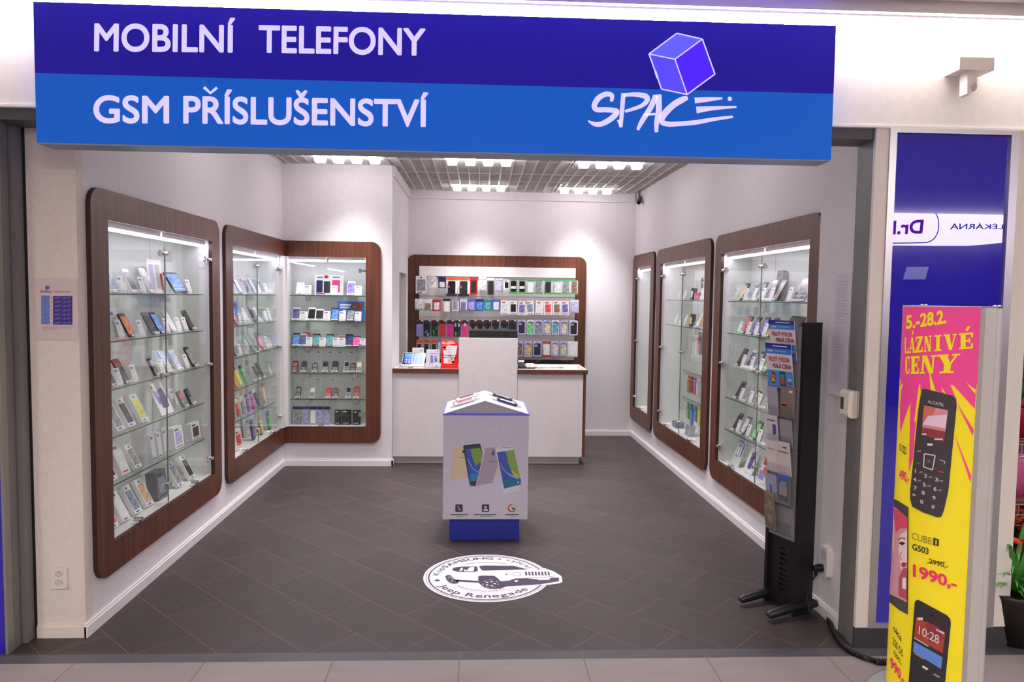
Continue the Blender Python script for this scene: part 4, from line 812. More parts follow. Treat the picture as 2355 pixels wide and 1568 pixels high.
# monitor seen from behind
t = thing('computer_monitor', 'black computer monitor seen from behind above the counter tower', 'monitor', (.133, 7.0, TOPZ))
b = MB(); b.prism(rr(-.099, .99, .365, 1.255, .012, 4), 6.975, 7.01); b.build('housing', mat('1a181c', .5), t)
b = MB(); b.box((-.098, 6.968, 1.237), (.364, 6.976, 1.254)); b.build('top_edge', mat('4a484e', .4), t)
b = MB(); b.prism(rr(-.02, 1.195, .285, 1.212, .006, 3), 6.9735, 6.975); b.build('vent', mat('050506', .6), t)
b = MB(); b.box((-.085, 7.01, 1.01), (.351, 7.014, 1.24)); b.build('screen', mat('20242c', .1), t)
b = MB(); b.box((.1, 6.99, .93), (.166, 7.0, 1.1)); b.prism(rr(.03, .898, .236, .912, .004, 2), 6.93, 7.08); b.build('stand', BLACK, t)
# chair behind the counter
t = thing('office_chair', 'black office chair tucked behind the right end of the counter', 'chair', (.74, 7.68, 0))
b = MB(); pts = [(.74-.24+.48*i/12, 7.86-.05*sin(pi*i/12)) for i in range(13)]
lo = rr(.56, .52, .94, .918, .11, 6); b.prism(lo, 7.62, 7.655); b.v = [(x, y-.05+.35*((x-.74)**2)*4*.3, z) for x, y, z in b.v]; b.build('backrest', mat('222024', .6), t)
b = MB(); b.prism([(x, z) for x, z in rr(.5, .43, .98, .5, .03, 4)], 7.66, 8.08); b.build('seat', mat('222024', .7), t)
b = MB(); b.tube([(.74, 7.86, .08), (.74, 7.86, .43)], .028, 12); b.build('gas_column', BLACK, t)
b = MB(); b.box((.72, 7.6, .4), (.76, 7.64, .7)); b.box((.72, 7.6, .39), (.76, 7.86, .43)); b.build('back_bracket', BLACK, t)
for k in range(5):
    a_ = 2*pi*k/5; ex, ey = .74+.27*cos(a_), 7.86+.27*sin(a_)*.95
    b = MB(); b.tube([(.74, 7.86, .1), (ex, ey, .065)], [.025, .016], 8); o = b.build('leg', BLACK, t)
    b = MB(); b.tube([(ex-.012, ey, .027), (ex+.012, ey, .027)], .027, 12); b.build('castor', BLACK, o)
# tablet on its kickstand
P0 = on(935, 836, 2, TOPZ)
t = thing('tablet', 'white tablet with lit blue screen standing tilted on left end of counter', 'tablet', (-.625, 6.86, TOPZ+.012), (R(-38), 0, R(-8)))
w, h = .215, .15
b = MB().prism(rr(-w/2, 0, w/2, h, .012, 4), 0, .008); b.build('body', mat('e6e4e4', .35), t, (0, 0, 0))
b = MB().prism(rr(-w/2+.006, .016, w/2-.012, h-.005, .003, 2), -.0012, 0); o = b.build('bezel', mat('15131c', .15), t, (0, 0, 0))
TS = mat('2b62c8', .3, emit=.22, name='tablet screen glow'); nt, N_, L_, bs = nodes(TS)
tc = N_.new('ShaderNodeTexCoord'); sx_ = N_.new('ShaderNodeSeparateXYZ'); rp = N_.new('ShaderNodeValToRGB'); mp = N_.new('ShaderNodeMapRange'); mp.inputs[1].default_value = .02; mp.inputs[2].default_value = .15
for i, (ps, c) in enumerate(((0, '1d1f8a'), (.5, '2c62d2'), (1, '7db0e6'))):
    e = rp.color_ramp.elements[i] if i < 2 else rp.color_ramp.elements.new(ps); e.position = ps; e.color = lin(c)
L_.new(tc.outputs['Object'], sx_.inputs[0]); L_.new(sx_.outputs['Z'], mp.inputs[0]); L_.new(mp.outputs[0], rp.inputs[0]); L_.new(rp.outputs[0], bs.inputs['Emission Color']); L_.new(rp.outputs[0], bs.inputs['Base Color'])
b = MB().prism([(-w/2+.017, .024), (w/2-.022, .024), (w/2-.022, h-.013), (-w/2+.017, h-.013)], -.0022, -.0013); o2 = b.build('screen', TS, t, (0, 0, 0))
b = MB()
for r_ in range(3):
    for c in range(6 if r_ < 2 else 4):
        x = w/2-.045-c*.027; b.prism(rr(x, .034+.025*r_, x+.013, .047+.025*r_, .003, 2), -.0028, -.0023)
b.build('icons', mat('d6e2ff', .4, emit=.1), o2, (0, 0, 0))
b = MB(); b.tube([(-w/2, .004, .006), (w/2, .004, .006)], .010, 10); b.build('grip', mat('ece9e8', .3), t, (0, 0, 0))
b = MB(); b.add([(w/2-.1, .01, .03), (w/2-.01, .01, .03), (w/2-.01, .085, .068), (w/2-.1, .085, .068)], [(0, 1, 2, 3), (3, 2, 1, 0)]); b.build('kickstand', mat('a3a1a3', .35, .6), t, (0, 0, 0))
# tall white carton behind it
t = thing('carton', 'white tablet carton with red lettering standing behind the tilted tablet', 'box', (-.595, 7.06, TOPZ), (0, 0, 0))
t.location.x = on(961, 838, 1, 7.06)[0]
w, h = .108, .165
b = MB().box((-w/2, 0, 0), (w/2, .045, h)); b.build('carton', mat('ebe7e6', .4), t, (0, 0, 0))
a = Art(lambda x, z, l: (x, -l, z)); a.text('YOGA', [(-.033, .128), (.034, .128), (.034, .108), (-.033, .108)], cm('red'), 1); a.stroke([(.024, .148), (.036, .143), (.05, .15)], cm('red'), 1, .005); a.build('front_print', t, True)
# acrylic stand with a phone flyer
t = thing('flyer_holder', 'clear holder with white phone flyer between the carton and red leaflets', 'flyer holder', (0, 6.79, TOPZ+.009), (R(-10), 0, 0)); t.location.x = on(995, 838, 1, 6.79)[0]
w, h = .125, .165
b = MB().box((-w/2, .006, .002), (w/2, .008, h)); b.build('flyer', mat('e9e6ee', .4), t, (0, 0, 0))
b = MB().box((-w/2-.004, .0, 0), (w/2+.004, .003, h*.96)); b.box((-w/2-.004, .003, 0), (w/2+.004, .05, .003)); b.build('holder', ACRYL, t, (0, 0, 0))
a = Art(lambda x, z, l: (x, .006-l, z))
a.poly([(-.03, .035), (-.01, .03), (-.008, .1), (-.022, .1)], cm('beige'), 1); a.poly([(-.018, .04), (.006, .036), (.0, .11), (-.022, .112)], cm('lilac'), 2); a.poly([(.018, .045), (.043, .05), (.036, .105), (.012, .103)], cm('lavender'), 1); a.poly([(.022, .05), (.04, .054), (.034, .08), (.019, .08)], cm('slate'), 2)
a.rect(-.03, .125, .04, .128, INK, 1); a.rect(.025, .148, .045, .152, INK, 1); a.disc(-.03, .018, .004, .004, INK, 1); a.disc(.0, .018, .004, .004, INK, 1); a.rect(.022, .008, .045, .014, NAVY, 1); a.build('print', t, True)
# red leaflet dispenser
t = thing('leaflet_dispenser', 'bright red leaflet dispenser with white cards beside the counter tower', 'leaflet holder', (0, 6.80, TOPZ)); t.location.x = on(1034, 838, 1, 6.80)[0]
w, h = .163, .26
RED = mat('e8231c', .4); RED2 = mat('ee5a58', .4)
b = MB().prism(rr(-w/2, 0, w/2, h, .045, 6, (0, 0, 1, 0)), .0, .012); b.build('back_card', RED, t, (0, 0, 0))
b = MB(); b.box((-w/2, -.05, 0), (w/2, 0, .028)); b.box((-w/2, -.05, .028), (-w/2+.01, 0, .035)); b.box((w/2-.01, -.05, .028), (w/2, 0, .035)); b.build('tray', RED, t, (0, 0, 0))
a = Art(lambda x, z, l: (x, -l, z)); a.poly([(-.07, .185), (-.02, .185), (-.02, .255), (-.075, .252)], RED2, 1); a.poly([(-.02, .21), (.05, .235), (.03, .255), (-.02, .255)], mat('f29a98', .4), 1); a.rect(-.055, .229, .05, .234, mat('fbe9e6', .5), 2)
a.disc(-.062, .235, .008, .008, mat('fbe9e6', .5), 2); a.poly([(-.045, .145), (-.035, .2), (-.06, .2), (-.07, .16)], RED2, 1); a.build('print', t, True)
WC = mat('f3efef', .5)
for nm, pl, y_ in (('upper_card', [(-.055, .125), (.06, .125), (.07, .21), (-.022, .212), (-.036, .19), (-.028, .165), (-.06, .165)], -.012), ('middle_card', [(-.055, .1), (.05, .1), (.055, .135), (-.055, .135)], -.008), ('lower_card', rr(-.055, .043, .042, .095, .008, 3), -.014)):
    b = MB().prism(pl, y_, y_+.002); o = b.build(nm, WC, t, (0, 0, 0))
    rnd = random.Random(3); x0 = min(q[0] for q in pl)+.04; z0 = min(q[1] for q in pl)+.01; z1 = max(q[1] for q in pl)-.012
    b = lines(.045, z0, z1, 4, y_-.0002, rnd, x0); b.build('print', [mat('c9777a', .6)], o, (0, 0, 0))
b = MB().prism([(.032+.013*cos(k*pi/8), .058+.013*sin(k*pi/8)) for k in range(16)], -.0165, -.0145); b.build('badge', DARK, t, (0, 0, 0))
b = MB().prism([(.02+.009*cos(k*pi/8), .09+.009*sin(k*pi/8)) for k in range(16)], -.0165, -.0145); b.build('badge', RED2, t, (0, 0, 0))
# right end: card terminal, receipt pad, papers, cable
t = thing('card_terminal', 'black card terminal with white paper roll at right of the tower', 'card terminal', (.40, 6.86, TOPZ))
b = MB(); b.add([(.365, 6.8, TOPZ), (.435, 6.8, TOPZ), (.435, 6.93, TOPZ), (.365, 6.93, TOPZ), (.365, 6.8, TOPZ+.018), (.435, 6.8, TOPZ+.018), (.43, 6.93, TOPZ+.05), (.37, 6.93, TOPZ+.05)], [(3, 2, 1, 0), (4, 5, 6, 7), (0, 1, 5, 4), (1, 2, 6, 5), (2, 3, 7, 6), (3, 0, 4, 7)]); b.build('body', BLACK, t)
b = MB(); b.box((.372, 6.81, TOPZ+.019), (.428, 6.85, TOPZ+.024)); b.build('keypad', mat('4a484c', .5), t)
b = MB(); b.tube([(.372, 6.93, TOPZ+.055), (.428, 6.93, TOPZ+.055)], .013, 10); b.build('paper_roll', WHITE, t)
t = thing('receipt_printer', 'small white and black receipt printer next to the card terminal', 'printer', (.482, 6.86, TOPZ))
b = MB(); b.prism(rr(.44, TOPZ, .525, TOPZ+.012, .004, 2), 6.80, 6.92); b.build('base', BLACK, t)
b = MB(); b.prism(rr(.442, TOPZ+.012, .523, TOPZ+.04, .01, 3), 6.81, 6.92); b.build('cover', mat('e8e5e8', .35), t)
t = thing('paper_sheet', 'loose white papers lying on the right half of the countertop', 'paper', (.63, 6.95, TOPZ))
b = MB(); b.add([(.55, 6.85, TOPZ+.001), (.75, 6.83, TOPZ+.001), (.77, 7.05, TOPZ+.001), (.57, 7.07, TOPZ+.001), (.55, 6.85, TOPZ+.003), (.75, 6.83, TOPZ+.003), (.77, 7.05, TOPZ+.003), (.57, 7.07, TOPZ+.003)], [(4, 5, 6, 7), (0, 1, 5, 4), (1, 2, 6, 5), (2, 3, 7, 6), (3, 0, 4, 7), (3, 2, 1, 0)]); b.build('sheet', mat('ece9ea', .6), t)
t = thing('cable', 'thin dark cable trailing over the papers on the countertop', 'cable', (.53, 6.9, TOPZ+.004)); b = MB(); b.tube([(.526, 6.87, TOPZ+.006), (.58, 6.84, TOPZ+.006), (.65, 6.87, TOPZ+.006), (.72, 6.85, TOPZ+.006), (.8, 6.9, TOPZ+.004)], .003, 6); b.build('wire', DARK, t)
t = thing('price_plate', 'small clear price plate lying in front of the tilted tablet', 'sign', (-.68, 6.77, TOPZ)); b = MB(); b.box((-.75, 6.755, TOPZ), (-.6, 6.775, TOPZ+.012)); b.build('plate', ACRYL, t); b = MB(); b.box((-.655, 6.753, TOPZ+.002), (-.61, 6.7545, TOPZ+.01)); b.build('print', mat('b0696a', .6), t)
# ---------------------------------------------------------------- printed display stand in the middle of the floor
t = thing('display_stand', 'grey printed cardboard phone display with gable roof on blue base', 'display stand', (.045, 4.87, 0))
b = MB(); b.box((-.181, 4.645, 0), (.271, 5.06, .146)); b.build('base', mat('1e2e9a', .5), t)
X0, X1, Y0, Y1, ZT = -.222, .32, 4.6, 5.12, .822
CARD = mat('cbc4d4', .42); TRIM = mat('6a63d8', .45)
b = MB(); b.box((X0, Y0, .146), (X1, Y1, ZT)); b.build('carton', CARD, t)
b = MB()
for a_, c_ in (((X0-.003, Y0-.003, ZT-.006), (X1+.003, Y0+.003, ZT+.003)), ((X0-.003, Y1-.003, ZT-.006), (X1+.003, Y1+.003, ZT+.003)), ((X0-.003, Y0, ZT-.006), (X0+.012, Y1, ZT+.003)), ((X1-.012, Y0, ZT-.006), (X1+.003, Y1, ZT+.003))): b.box(a_, c_)
b.build('trim', TRIM, t)
xa, za = .04, .905
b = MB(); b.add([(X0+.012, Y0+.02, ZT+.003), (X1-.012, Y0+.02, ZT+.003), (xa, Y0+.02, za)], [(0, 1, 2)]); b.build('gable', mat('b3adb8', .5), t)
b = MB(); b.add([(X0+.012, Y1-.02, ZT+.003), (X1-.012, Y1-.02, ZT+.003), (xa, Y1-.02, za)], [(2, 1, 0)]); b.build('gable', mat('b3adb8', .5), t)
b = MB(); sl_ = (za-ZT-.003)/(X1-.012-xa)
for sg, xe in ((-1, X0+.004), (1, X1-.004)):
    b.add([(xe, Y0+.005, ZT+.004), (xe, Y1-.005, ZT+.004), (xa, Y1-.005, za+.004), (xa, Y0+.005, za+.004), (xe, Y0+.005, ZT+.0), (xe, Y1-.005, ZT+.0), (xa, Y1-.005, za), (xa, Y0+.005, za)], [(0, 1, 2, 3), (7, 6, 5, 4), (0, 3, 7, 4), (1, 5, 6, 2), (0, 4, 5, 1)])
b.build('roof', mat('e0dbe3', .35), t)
cb = crop(1000, 890, 4.2375); a = Art(pxplane((0, Y0, 0), (0, -1, 0), cb)); LT = mat('d3ccd6', .4)
a.text('Samsung', [(275, 335), (522, 337), (522, 377), (275, 377)], LT); a.text('GALAXY A', [(268, 398), (706, 382), (706, 463), (268, 463)], LT); a.text('3', [(708, 406), (738, 406), (738, 442), (708, 442)], LT)
a.poly([(190, 585), (285, 572), (312, 872), (300, 885), (140, 905)], cm('beige', .35)); a.rect(240, 686, 292, 690, cm('brown'), 1); a.rect(270, 615, 285, 642, DARK, 1)
a.poly([(275, 578), (290, 565), (435, 550), (445, 556), (465, 650), (412, 955), (400, 965), (350, 963), (338, 945)], mat('3d4152', .3), 1); a.poly([(300, 606), (440, 592), (462, 650), (448, 760), (405, 912), (344, 920)], mat('4558b8', .3), 2); a.poly([(345, 605), (440, 592), (462, 650), (450, 730), (400, 770), (370, 700)], mat('79a04c', .3), 3); a.poly([(335, 850), (425, 830), (405, 912), (344, 920)], mat('2c86b4', .3), 3); a.stroke([(320, 700), (370, 790), (430, 830)], mat('9fd4ec', .3), 4, 5)
a.poly([(490, 602), (600, 588), (612, 760), (560, 935), (545, 940), (400, 962)], mat('a99cab', .3), 3); a.stroke([(490, 602), (400, 962), (545, 940)], mat('d8cfd8', .3), 4, 5, 1); a.stroke([(490, 602), (600, 588)], mat('8f8492', .3), 4, 4, 1); a.rect(520, 722, 580, 726, INK, 4); a.poly([(572, 600), (578, 660), (556, 665)], DARK, 4)
a.poly([(585, 592), (600, 585), (745, 575), (762, 590), (838, 950), (840, 1000), (835, 1006), (680, 1040), (668, 1030)], mat('d9d3dc', .3), 5); a.poly([(605, 636), (770, 612), (838, 948), (675, 990)], mat('4656b2', .3), 6); a.poly([(690, 625), (770, 612), (830, 890), (770, 860), (720, 760)], mat('7fa64e', .3), 7); a.poly([(740, 800), (815, 860), (830, 890), (770, 872)], mat('c8bc50', .3), 8); a.poly([(655, 900), (838, 890), (838, 948), (675, 990)], mat('2a6f92', .3), 7)
for q_ in (0, 22, 44): a.stroke([(640+q_*.3, 740+q_), (700+q_*.5, 830+q_*.6), (815, 885+q_*.3)], mat('8fc0e6', .3), 9, 5)
a.disc(812, 928, 9, 9, LT, 9); a.rect(660, 588, 745, 593, INK, 6)
for x in (200, 458): a.poly([(p[0], p[1]) for p in rr(x, 1143, x+72, 1218, 8, 3)], mat('3a363c', .4), 1)
a.stroke([(222, 1160), (250, 1205)], LT, 2, 7, 1); a.disc(494, 1170, 13, 9, LT, 2); a.poly([(470, 1205), (480, 1185), (510, 1185), (520, 1205)], LT, 2)
for a0, c in ((100, 'red'), (190, 'orange'), (280, 'yellow'), (10, 'grey')): a.ring(750, 1180, 40, 40, .68, cm(c), 1, 8, a0, a0+86)
a.disc(765, 1183, 14, 8, DARK, 2)
for x0, x1 in ((155, 322), (385, 600), (685, 818)): a.rect(x0, 1238, x1, 1246, INK, 1); a.rect(x0+55, 1256, x1-45, 1263, mat('8a8490', .5), 1)
a.build('front_print', t)
# phones lying in clear holders on the roof
ang = math.atan(sl_)
for i, (sg, dx, y, col, scr, lab) in enumerate(((-1, .13, 4.76, 'white', 'red', 'red screened phone on the left slope of the display roof, nearer the front'), (-1, .12, 4.95, 'white', 'dark', 'white phone on the left slope of the display roof, farther back'), (1, .145, 4.78, 'navy', 'lavender', 'dark blue phone on the right slope of the display roof, nearer the front'), (1, .12, 4.96, 'dark', 'grey', 'dark phone on the right slope of the display roof, farther back'))):
    zx = za - dx*sl_ + .0052 + .004
    t2 = thing('smartphone', lab, 'phone', (xa+sg*dx, y, zx), (0, sg*ang, 0), 'phones on the roof of the display stand')
    b = MB().box((-.10, -.055, -.003), (.10, .055, .001)); b.build('holder_plate', ACRYL, t2, (0, 0, 0))
    b = MB(); b.v = []; b.prism(rr(-.068, -.034, .068, .034, .009, 4), .001, .012); b.v = [(x, z, y_) for x, y_, z in b.v]; b.build('body', cm(col), t2, (0, 0, 0))
    b = MB(); b.prism(rr(-.05, -.03, .05, .03, .002, 2), .0121, .0127); b.v = [(x, z, y_) for x, y_, z in b.v]; b.build('screen', screen(scr), t2, (0, 0, 0))
    for s2 in (-1, 1): b = MB(); b.box((s2*.075-.006, -.045, .001), (s2*.075+.006, .045, .016)); b.build('clip', ACRYL, t2, (0, 0, 0))
    b = MB(); b.box((-.095, -.03, .001), (-.082, .03, .004)); b.build('price_tag', TAGM(), t2, (0, 0, 0))
# ---------------------------------------------------------------- round floor sticker
cd = crop(940, 1250, 6.197); fp = pxplane((0, 0, 0), (0, 0, 1), cd)
cx, cy, rad = .053, 4.015, .352
t = thing('floor_sticker', 'round white floor sticker with dark car picture and ring of lettering', 'floor sticker', (cx, cy, 0))
DW = mat('e2dde2', .45); DK = mat('463c52', .5)
def fw(x, y, l): return (cx+x, cy+y, .0008+l)
a = Art(fw); a.lift = .0004; a.disc(0, 0, rad, rad*.985, DW, 0, 72)
def inv(px, py):
    p = on(*cd(px, py), 2, 0); return (p[0]-cx, p[1]-cy)
a.poly([inv(*q) for q in ((1930, 350), (1990, 372), (2060, 395), (2175, 465), (2192, 545), (2150, 568), (2000, 590), (1890, 590), (1750, 560), (1750, 400))], DW, 1)
a0_, a1_ = math.degrees(math.atan2(*inv(1920, 365)[::-1])), math.degrees(math.atan2(*inv(1930, 600)[::-1])); a1_ += 360 if a1_ < a0_ else 0
a.ring(0, 0, rad*.925, rad*.91, .975, DK, 2, 90, a0_, a1_); a.ring(0, 0, rad*.962, rad*.945, .988, mat('9a94a4', .5), 2, 90, a0_, a1_)
def arc(st, p0, p1, m, h, bold, inward):
    A_, B_ = inv(*p0), inv(*p1); r0 = (math.hypot(*A_)+math.hypot(*B_))/2; t0 = math.atan2(A_[1], A_[0]); t1 = math.atan2(B_[1], B_[0])
    if inward and t1 > t0: t1 -= 2*pi
    if not inward and t1 < t0: t1 += 2*pi
    adv = []; x = 0
    for c in st:
        v_ = textgeo(c, 0)[0] if c != ' ' else []
        wd = (max(q[0] for q in v_)-min(q[0] for q in v_)) if v_ else .22
        adv.append((c, x, wd)); x += wd+.10
    tot = x-.10
    for c, xo, wd in adv:
        if c == ' ': continue
        vs, fs = textgeo(c, 0); mn = min(q[0] for q in vs); out = []
        for q in vs:
            k = (xo+q[0]-mn)/tot; th = t0+(t1-t0)*k; rr__ = r0+(q[1]*h if inward else -q[1]*h)
            out.append((rr__*cos(th), rr__*sin(th)))
        a.tri(out, fs, m, 2)
        if bold > .005:
            for kx, ky in ((bold*h, 0), (-bold*h, 0), (0, bold*h*.6), (0, -bold*h*.6)): a.tri([(p[0]+kx, p[1]+ky) for p in out], fs, m, 2.1+kx+ky)
arc('Kup', (400, 455), (545, 355), DK, .05, .004, True); arc('SAMSUNG', (515, 345), (1195, 238), DK, .05, .03, True); arc('a vyhraj', (1245, 245), (1735, 345), DK, .05, .004, True)
arc('Jeep Renegade', (420, 605), (1700, 655), DK, .062, .012, False); arc('www.vyhraj-jeep.cz', (690, 605), (1385, 662), mat('8a8296', .5), .03, 0, False)
P_ = lambda pts, m, l=2: a.poly([inv(*q) for q in pts], m, l)
P_([(615, 380), (640, 345), (760, 330), (975, 330), (985, 395), (915, 408), (690, 403)], DK); P_([(785, 398), (790, 370), (830, 385), (860, 345), (925, 335), (935, 350), (925, 400)], DW, 3); P_([(715, 397), (748, 350), (772, 345), (768, 385)], DW, 3)
P_([(1000, 325), (1060, 315), (1490, 318), (1690, 370), (1060, 388), (1030, 370)], DK)
def strk(pts, m, w, l=2): a.stroke([inv(*q)+(w,) for q in pts], m, l)
strk([(790, 303), (950, 278), (1180, 268), (1400, 292)], DK, .004); strk([(2090, 465), (1900, 485), (1700, 492)], DK, .004)
for i in range(8): x = 1655+i*46; P_([(x, 405), (x+26, 403), (x+36, 455), (x+12, 458)], DK)
pr_ = lambda cx_, cy_, rx, ry, k, m, l, a0=0, a1=360, n=26: [P_([(cx_+rx*cos(R(a0+(a1-a0)*i/n)), cy_+ry*sin(R(a0+(a1-a0)*i/n))), (cx_+rx*cos(R(a0+(a1-a0)*(i+1)/n)), cy_+ry*sin(R(a0+(a1-a0)*(i+1)/n))), (cx_+k*rx*cos(R(a0+(a1-a0)*(i+1)/n)), cy_+k*ry*sin(R(a0+(a1-a0)*(i+1)/n))), (cx_+k*rx*cos(R(a0+(a1-a0)*i/n)), cy_+k*ry*sin(R(a0+(a1-a0)*i/n)))], m, l) for i in range(n)]
pr_(1540, 437, 60, 23, .86, mat('8a8296', .5), 2); P_([(1375, 440), (1405, 430), (1405, 452)], DK)
P_([(990, 470), (1050, 458), (1220, 462), (1260, 490), (1310, 540), (1430, 530), (1520, 500), (1680, 495), (1740, 503), (1850, 515), (1990, 520), (2020, 490), (2140, 487), (2142, 540), (2010, 562), (1880, 582), (1500, 607), (1390, 612), (1310, 645), (1190, 652), (1080, 630), (1010, 575), (990, 520)], DK)
P_([(1840, 500), (2005, 497), (2005, 520), (1850, 525)], DW, 3); P_([(520, 470), (550, 450), (600, 455), (650, 510), (715, 530), (700, 570), (640, 577), (580, 560), (540, 520)], DK); P_([(650, 515), (1000, 535), (1000, 560), (690, 545)], DK)
for k in range(7): pr_(1165, 575, 112, 56, .93, DW, 3, 52*k, 52*k+26, 4)
for k in range(5): q_ = 2*pi*k/5; P_([(1165+60*cos(q_)-16, 575+30*sin(q_)-7), (1165+60*cos(q_)+16, 575+30*sin(q_)-7), (1165+60*cos(q_)+16, 575+30*sin(q_)+7), (1165+60*cos(q_)-16, 575+30*sin(q_)+7)], DW, 3)
pr_(590, 515, 36, 42, .85, DW, 3, 200, 430, 8); P_([(1505, 528), (1560, 525), (1550, 550), (1515, 552)], DW, 3); pr_(405, 527, 36, 13, .02, DK, 2)
a.build('sticker', t)
# ---------------------------------------------------------------- brochure stand by the right pilaster
org = V((1.579, 3.477, 0)); dd = V((.93, .37, 0)).normalized(); ww = V((.37, -.93, 0)).normalized(); WST = .215
ST = lambda a_, b_, z: tuple(org + dd*b_ - ww*(WST-a_) + V((0, 0, z)))      # a_ 0 far side .. WST near side, b_ depth from the front
t = thing('brochure_stand', 'tall black brochure stand with clear pockets by the right shop wall', 'brochure stand', tuple(org+dd*.05-ww*.11))
BK = mat('141114', .5)
SHEEN = bpy.data.materials.new('sheen tinted sheet'); SHEEN.use_nodes = True; nt = SHEEN.node_tree; nt.nodes.clear()  # clear acrylic; its grey sheen is mixed in as diffuse colour
n_o, n_t, n_d, n_m = [nt.nodes.new('ShaderNode'+q_) for q_ in ('OutputMaterial', 'BsdfTransparent', 'BsdfPrincipled', 'MixShader')]; n_m.inputs[0].default_value = .42; n_d.inputs['Base Color'].default_value = lin('c9c4c8'); n_d.inputs['Roughness'].default_value = .25
nt.links.new(n_t.outputs[0], n_m.inputs[1]); nt.links.new(n_d.outputs[0], n_m.inputs[2]); nt.links.new(n_m.outputs[0], n_o.inputs[0])
def sbox(b, a0, a1, b0, b1, z0, z1, m=0):
    o = len(b.v); b.box((a0, b0, z0), (a1, b1, z1), m); b.v[o:] = [ST(*q) for q in b.v[o:]]; return b
for a0, a1 in ((0, .018), (WST-.018, WST)): sbox(MB(), a0, a1, .0, .115, .0, 1.463).build('side_panel', BK, t)
b = MB(); b.prism([(.018, .02), (WST-.018, .02), (WST-.018, 1.44), (.018, 1.44)], .02, .05, holes=[[(.085, z), (.085, z+.012), (.145, z+.012), (.145, z)] for z in [.088+.0265*k for k in range(9)]], fn=ST); b.build('front_panel', BK, t)
for a0 in (-.012, WST-.03):
    b = MB(); c = a0+.021
    b.tube([ST(c, -.16, .028), ST(c, -.15, .034), ST(c, .0, .045), ST(c, .13, .045), ST(c, .148, .04)], [.018, .022, .024, .024, .02], 10); b.build('foot', mat('17151a', .4), t)
# curved clear pocket sheet
prof = [(.37, .004), (.45, -.004), (.6, -.010), (.8, -.014), (1.0, -.016), (1.2, -.016), (1.38, -.014), (1.44, -.012)]
def pd(z):
    for (z0, d0), (z1, d1) in zip(prof, prof[1:]):
        if z <= z1: k = (z-z0)/(z1-z0); return d0+(d1-d0)*max(0, k)
    return prof[-1][1]
b = MB(); n_ = len(prof)
b.add([ST(a_, d, z) for z, d in prof for a_ in (.02, WST-.02)], [(2*i, 2*i+1, 2*i+3, 2*i+2) for i in range(n_-1)])
for a_ in (.02, WST-.02): b.add([ST(a_, d, z) for z, d in prof]+[ST(a_, .02, z) for z, d in prof], [(i, i+1, n_+i+1, n_+i) for i in range(n_-1)])
b.build('pocket_sheet', SHEEN, t)
PZ = [.40, .545, .69, .835, .98, 1.125, 1.27]
for z in PZ:
    b = MB(); sbox(b, .02, WST-.02, pd(z)-.024, .018, z-.004, z-.002); d = pd(z)-.024; b.prism([(.02, z-.004), (WST-.02, z-.004), (WST-.02, z+.06), (.02, z+.06)], d, d+.0015, fn=lambda u, q, zz: ST(u, q-.13*(zz-z), zz)); b.build('pocket', ACRYL, t)
def leaflet(a0, a1, z, h, d, m, label, art=None, tilt=.10, skew=0):
    p = thing('leaflet', label, 'leaflet', ST((a0+a1)/2, d, z), (0, 0, 0), 'leaflets in the brochure stand')
    f = lambda u, d_, z_: ST(u+skew*(z_-z), d_-.13*(z_-z), z_)
    b = MB(); b.prism([(a0, z), (a1, z), (a1, z+h), (a0, z+h)], d, d+.003, fn=f); b.build('sheet', m, p)
    if art:
        A_ = Art(lambda x, y, l: f(a0+(a1-a0)*x, d-l, z+h*y)); A_.lift = .0005; art(A_); A_.build('print', p)
def big(A_):
    A_.rect(0, .89, 1, 1, NAVY, 0); A_.rect(0, .77, 1, .89, mat('2f7fe0', .4), 0); A_.rect(0, 0, 1, .40, mat('4f8fd8', .4), 0); A_.rect(.28, .93, .85, .955, mat('cfc9ee', .5), 1); A_.rect(.08, .81, .3, .85, mat('b8d2f4', .5), 1); A_.rect(.36, .82, .8, .845, mat('8db8ee', .5), 1)
    A_.textbox('VELK\u00dd V\u00ddKON', .10, .70, .90, .595, cm('red'), 2, .03); A_.textbox('MAL\u00c1 CENA', .26, .555, .97, .45, mat('9a2233', .5), 2, .03)
    A_.poly([(.16, .12), (.3, .09), (.34, .33), (.2, .36)], cm('dark'), 1); A_.poly([(.18, .15), (.29, .13), (.32, .3), (.21, .32)], cm('orange'), 2); A_.poly([(.18, .15), (.29, .13), (.3, .2), (.2, .22)], cm('yellow'), 3)
    A_.rect(.5, .06, .72, .38, cm('dark'), 1); A_.rect(.53, .11, .69, .33, cm('teal'), 2); A_.rect(.53, .11, .69, .2, cm('red'), 3); A_.rect(.8, .2, .95, .24, DW, 1); A_.rect(.78, .12, .97, .15, DK, 1)
LF = mat('dcd8de', .45)
leaflet(.022, .193, 1.275, .195, pd(1.275)-.010, LF, 'blue and red phone leaflet in the topmost pocket of the brochure stand', big, .02)
leaflet(.022, .195, 1.13, .225, pd(1.13)-.022, LF, 'blue and red phone leaflet, second from the top of the brochure stand', big, .06)
def a2(A_): A_.rect(.1, .45, .5, .5, cm('orange'), 1); A_.rect(.1, .38, .45, .44, BLACK, 1); A_.rect(.6, .82, .85, .9, DW, 1)
leaflet(.10, .193, .985, .16, pd(.985)-.012, mat('86756f', .5), 'brown leaflet with small orange mark, right column of the brochure stand', a2, .05, .12)
leaflet(.024, .095, .985, .15, pd(.985)-.014, mat('a9a3aa', .5), 'grey folded leaflet, left column under the blue leaflets, brochure stand', None, .05)
def a3(A_): A_.rect(.55, .35, .85, .7, cm('purple'), 1); A_.rect(.1, .8, .8, .84, INK, 1)
leaflet(.024, .10, .84, .15, pd(.84)-.014, mat('cfc8cd', .5), 'white leaflet with purple square, left column of the brochure stand', a3, .05)
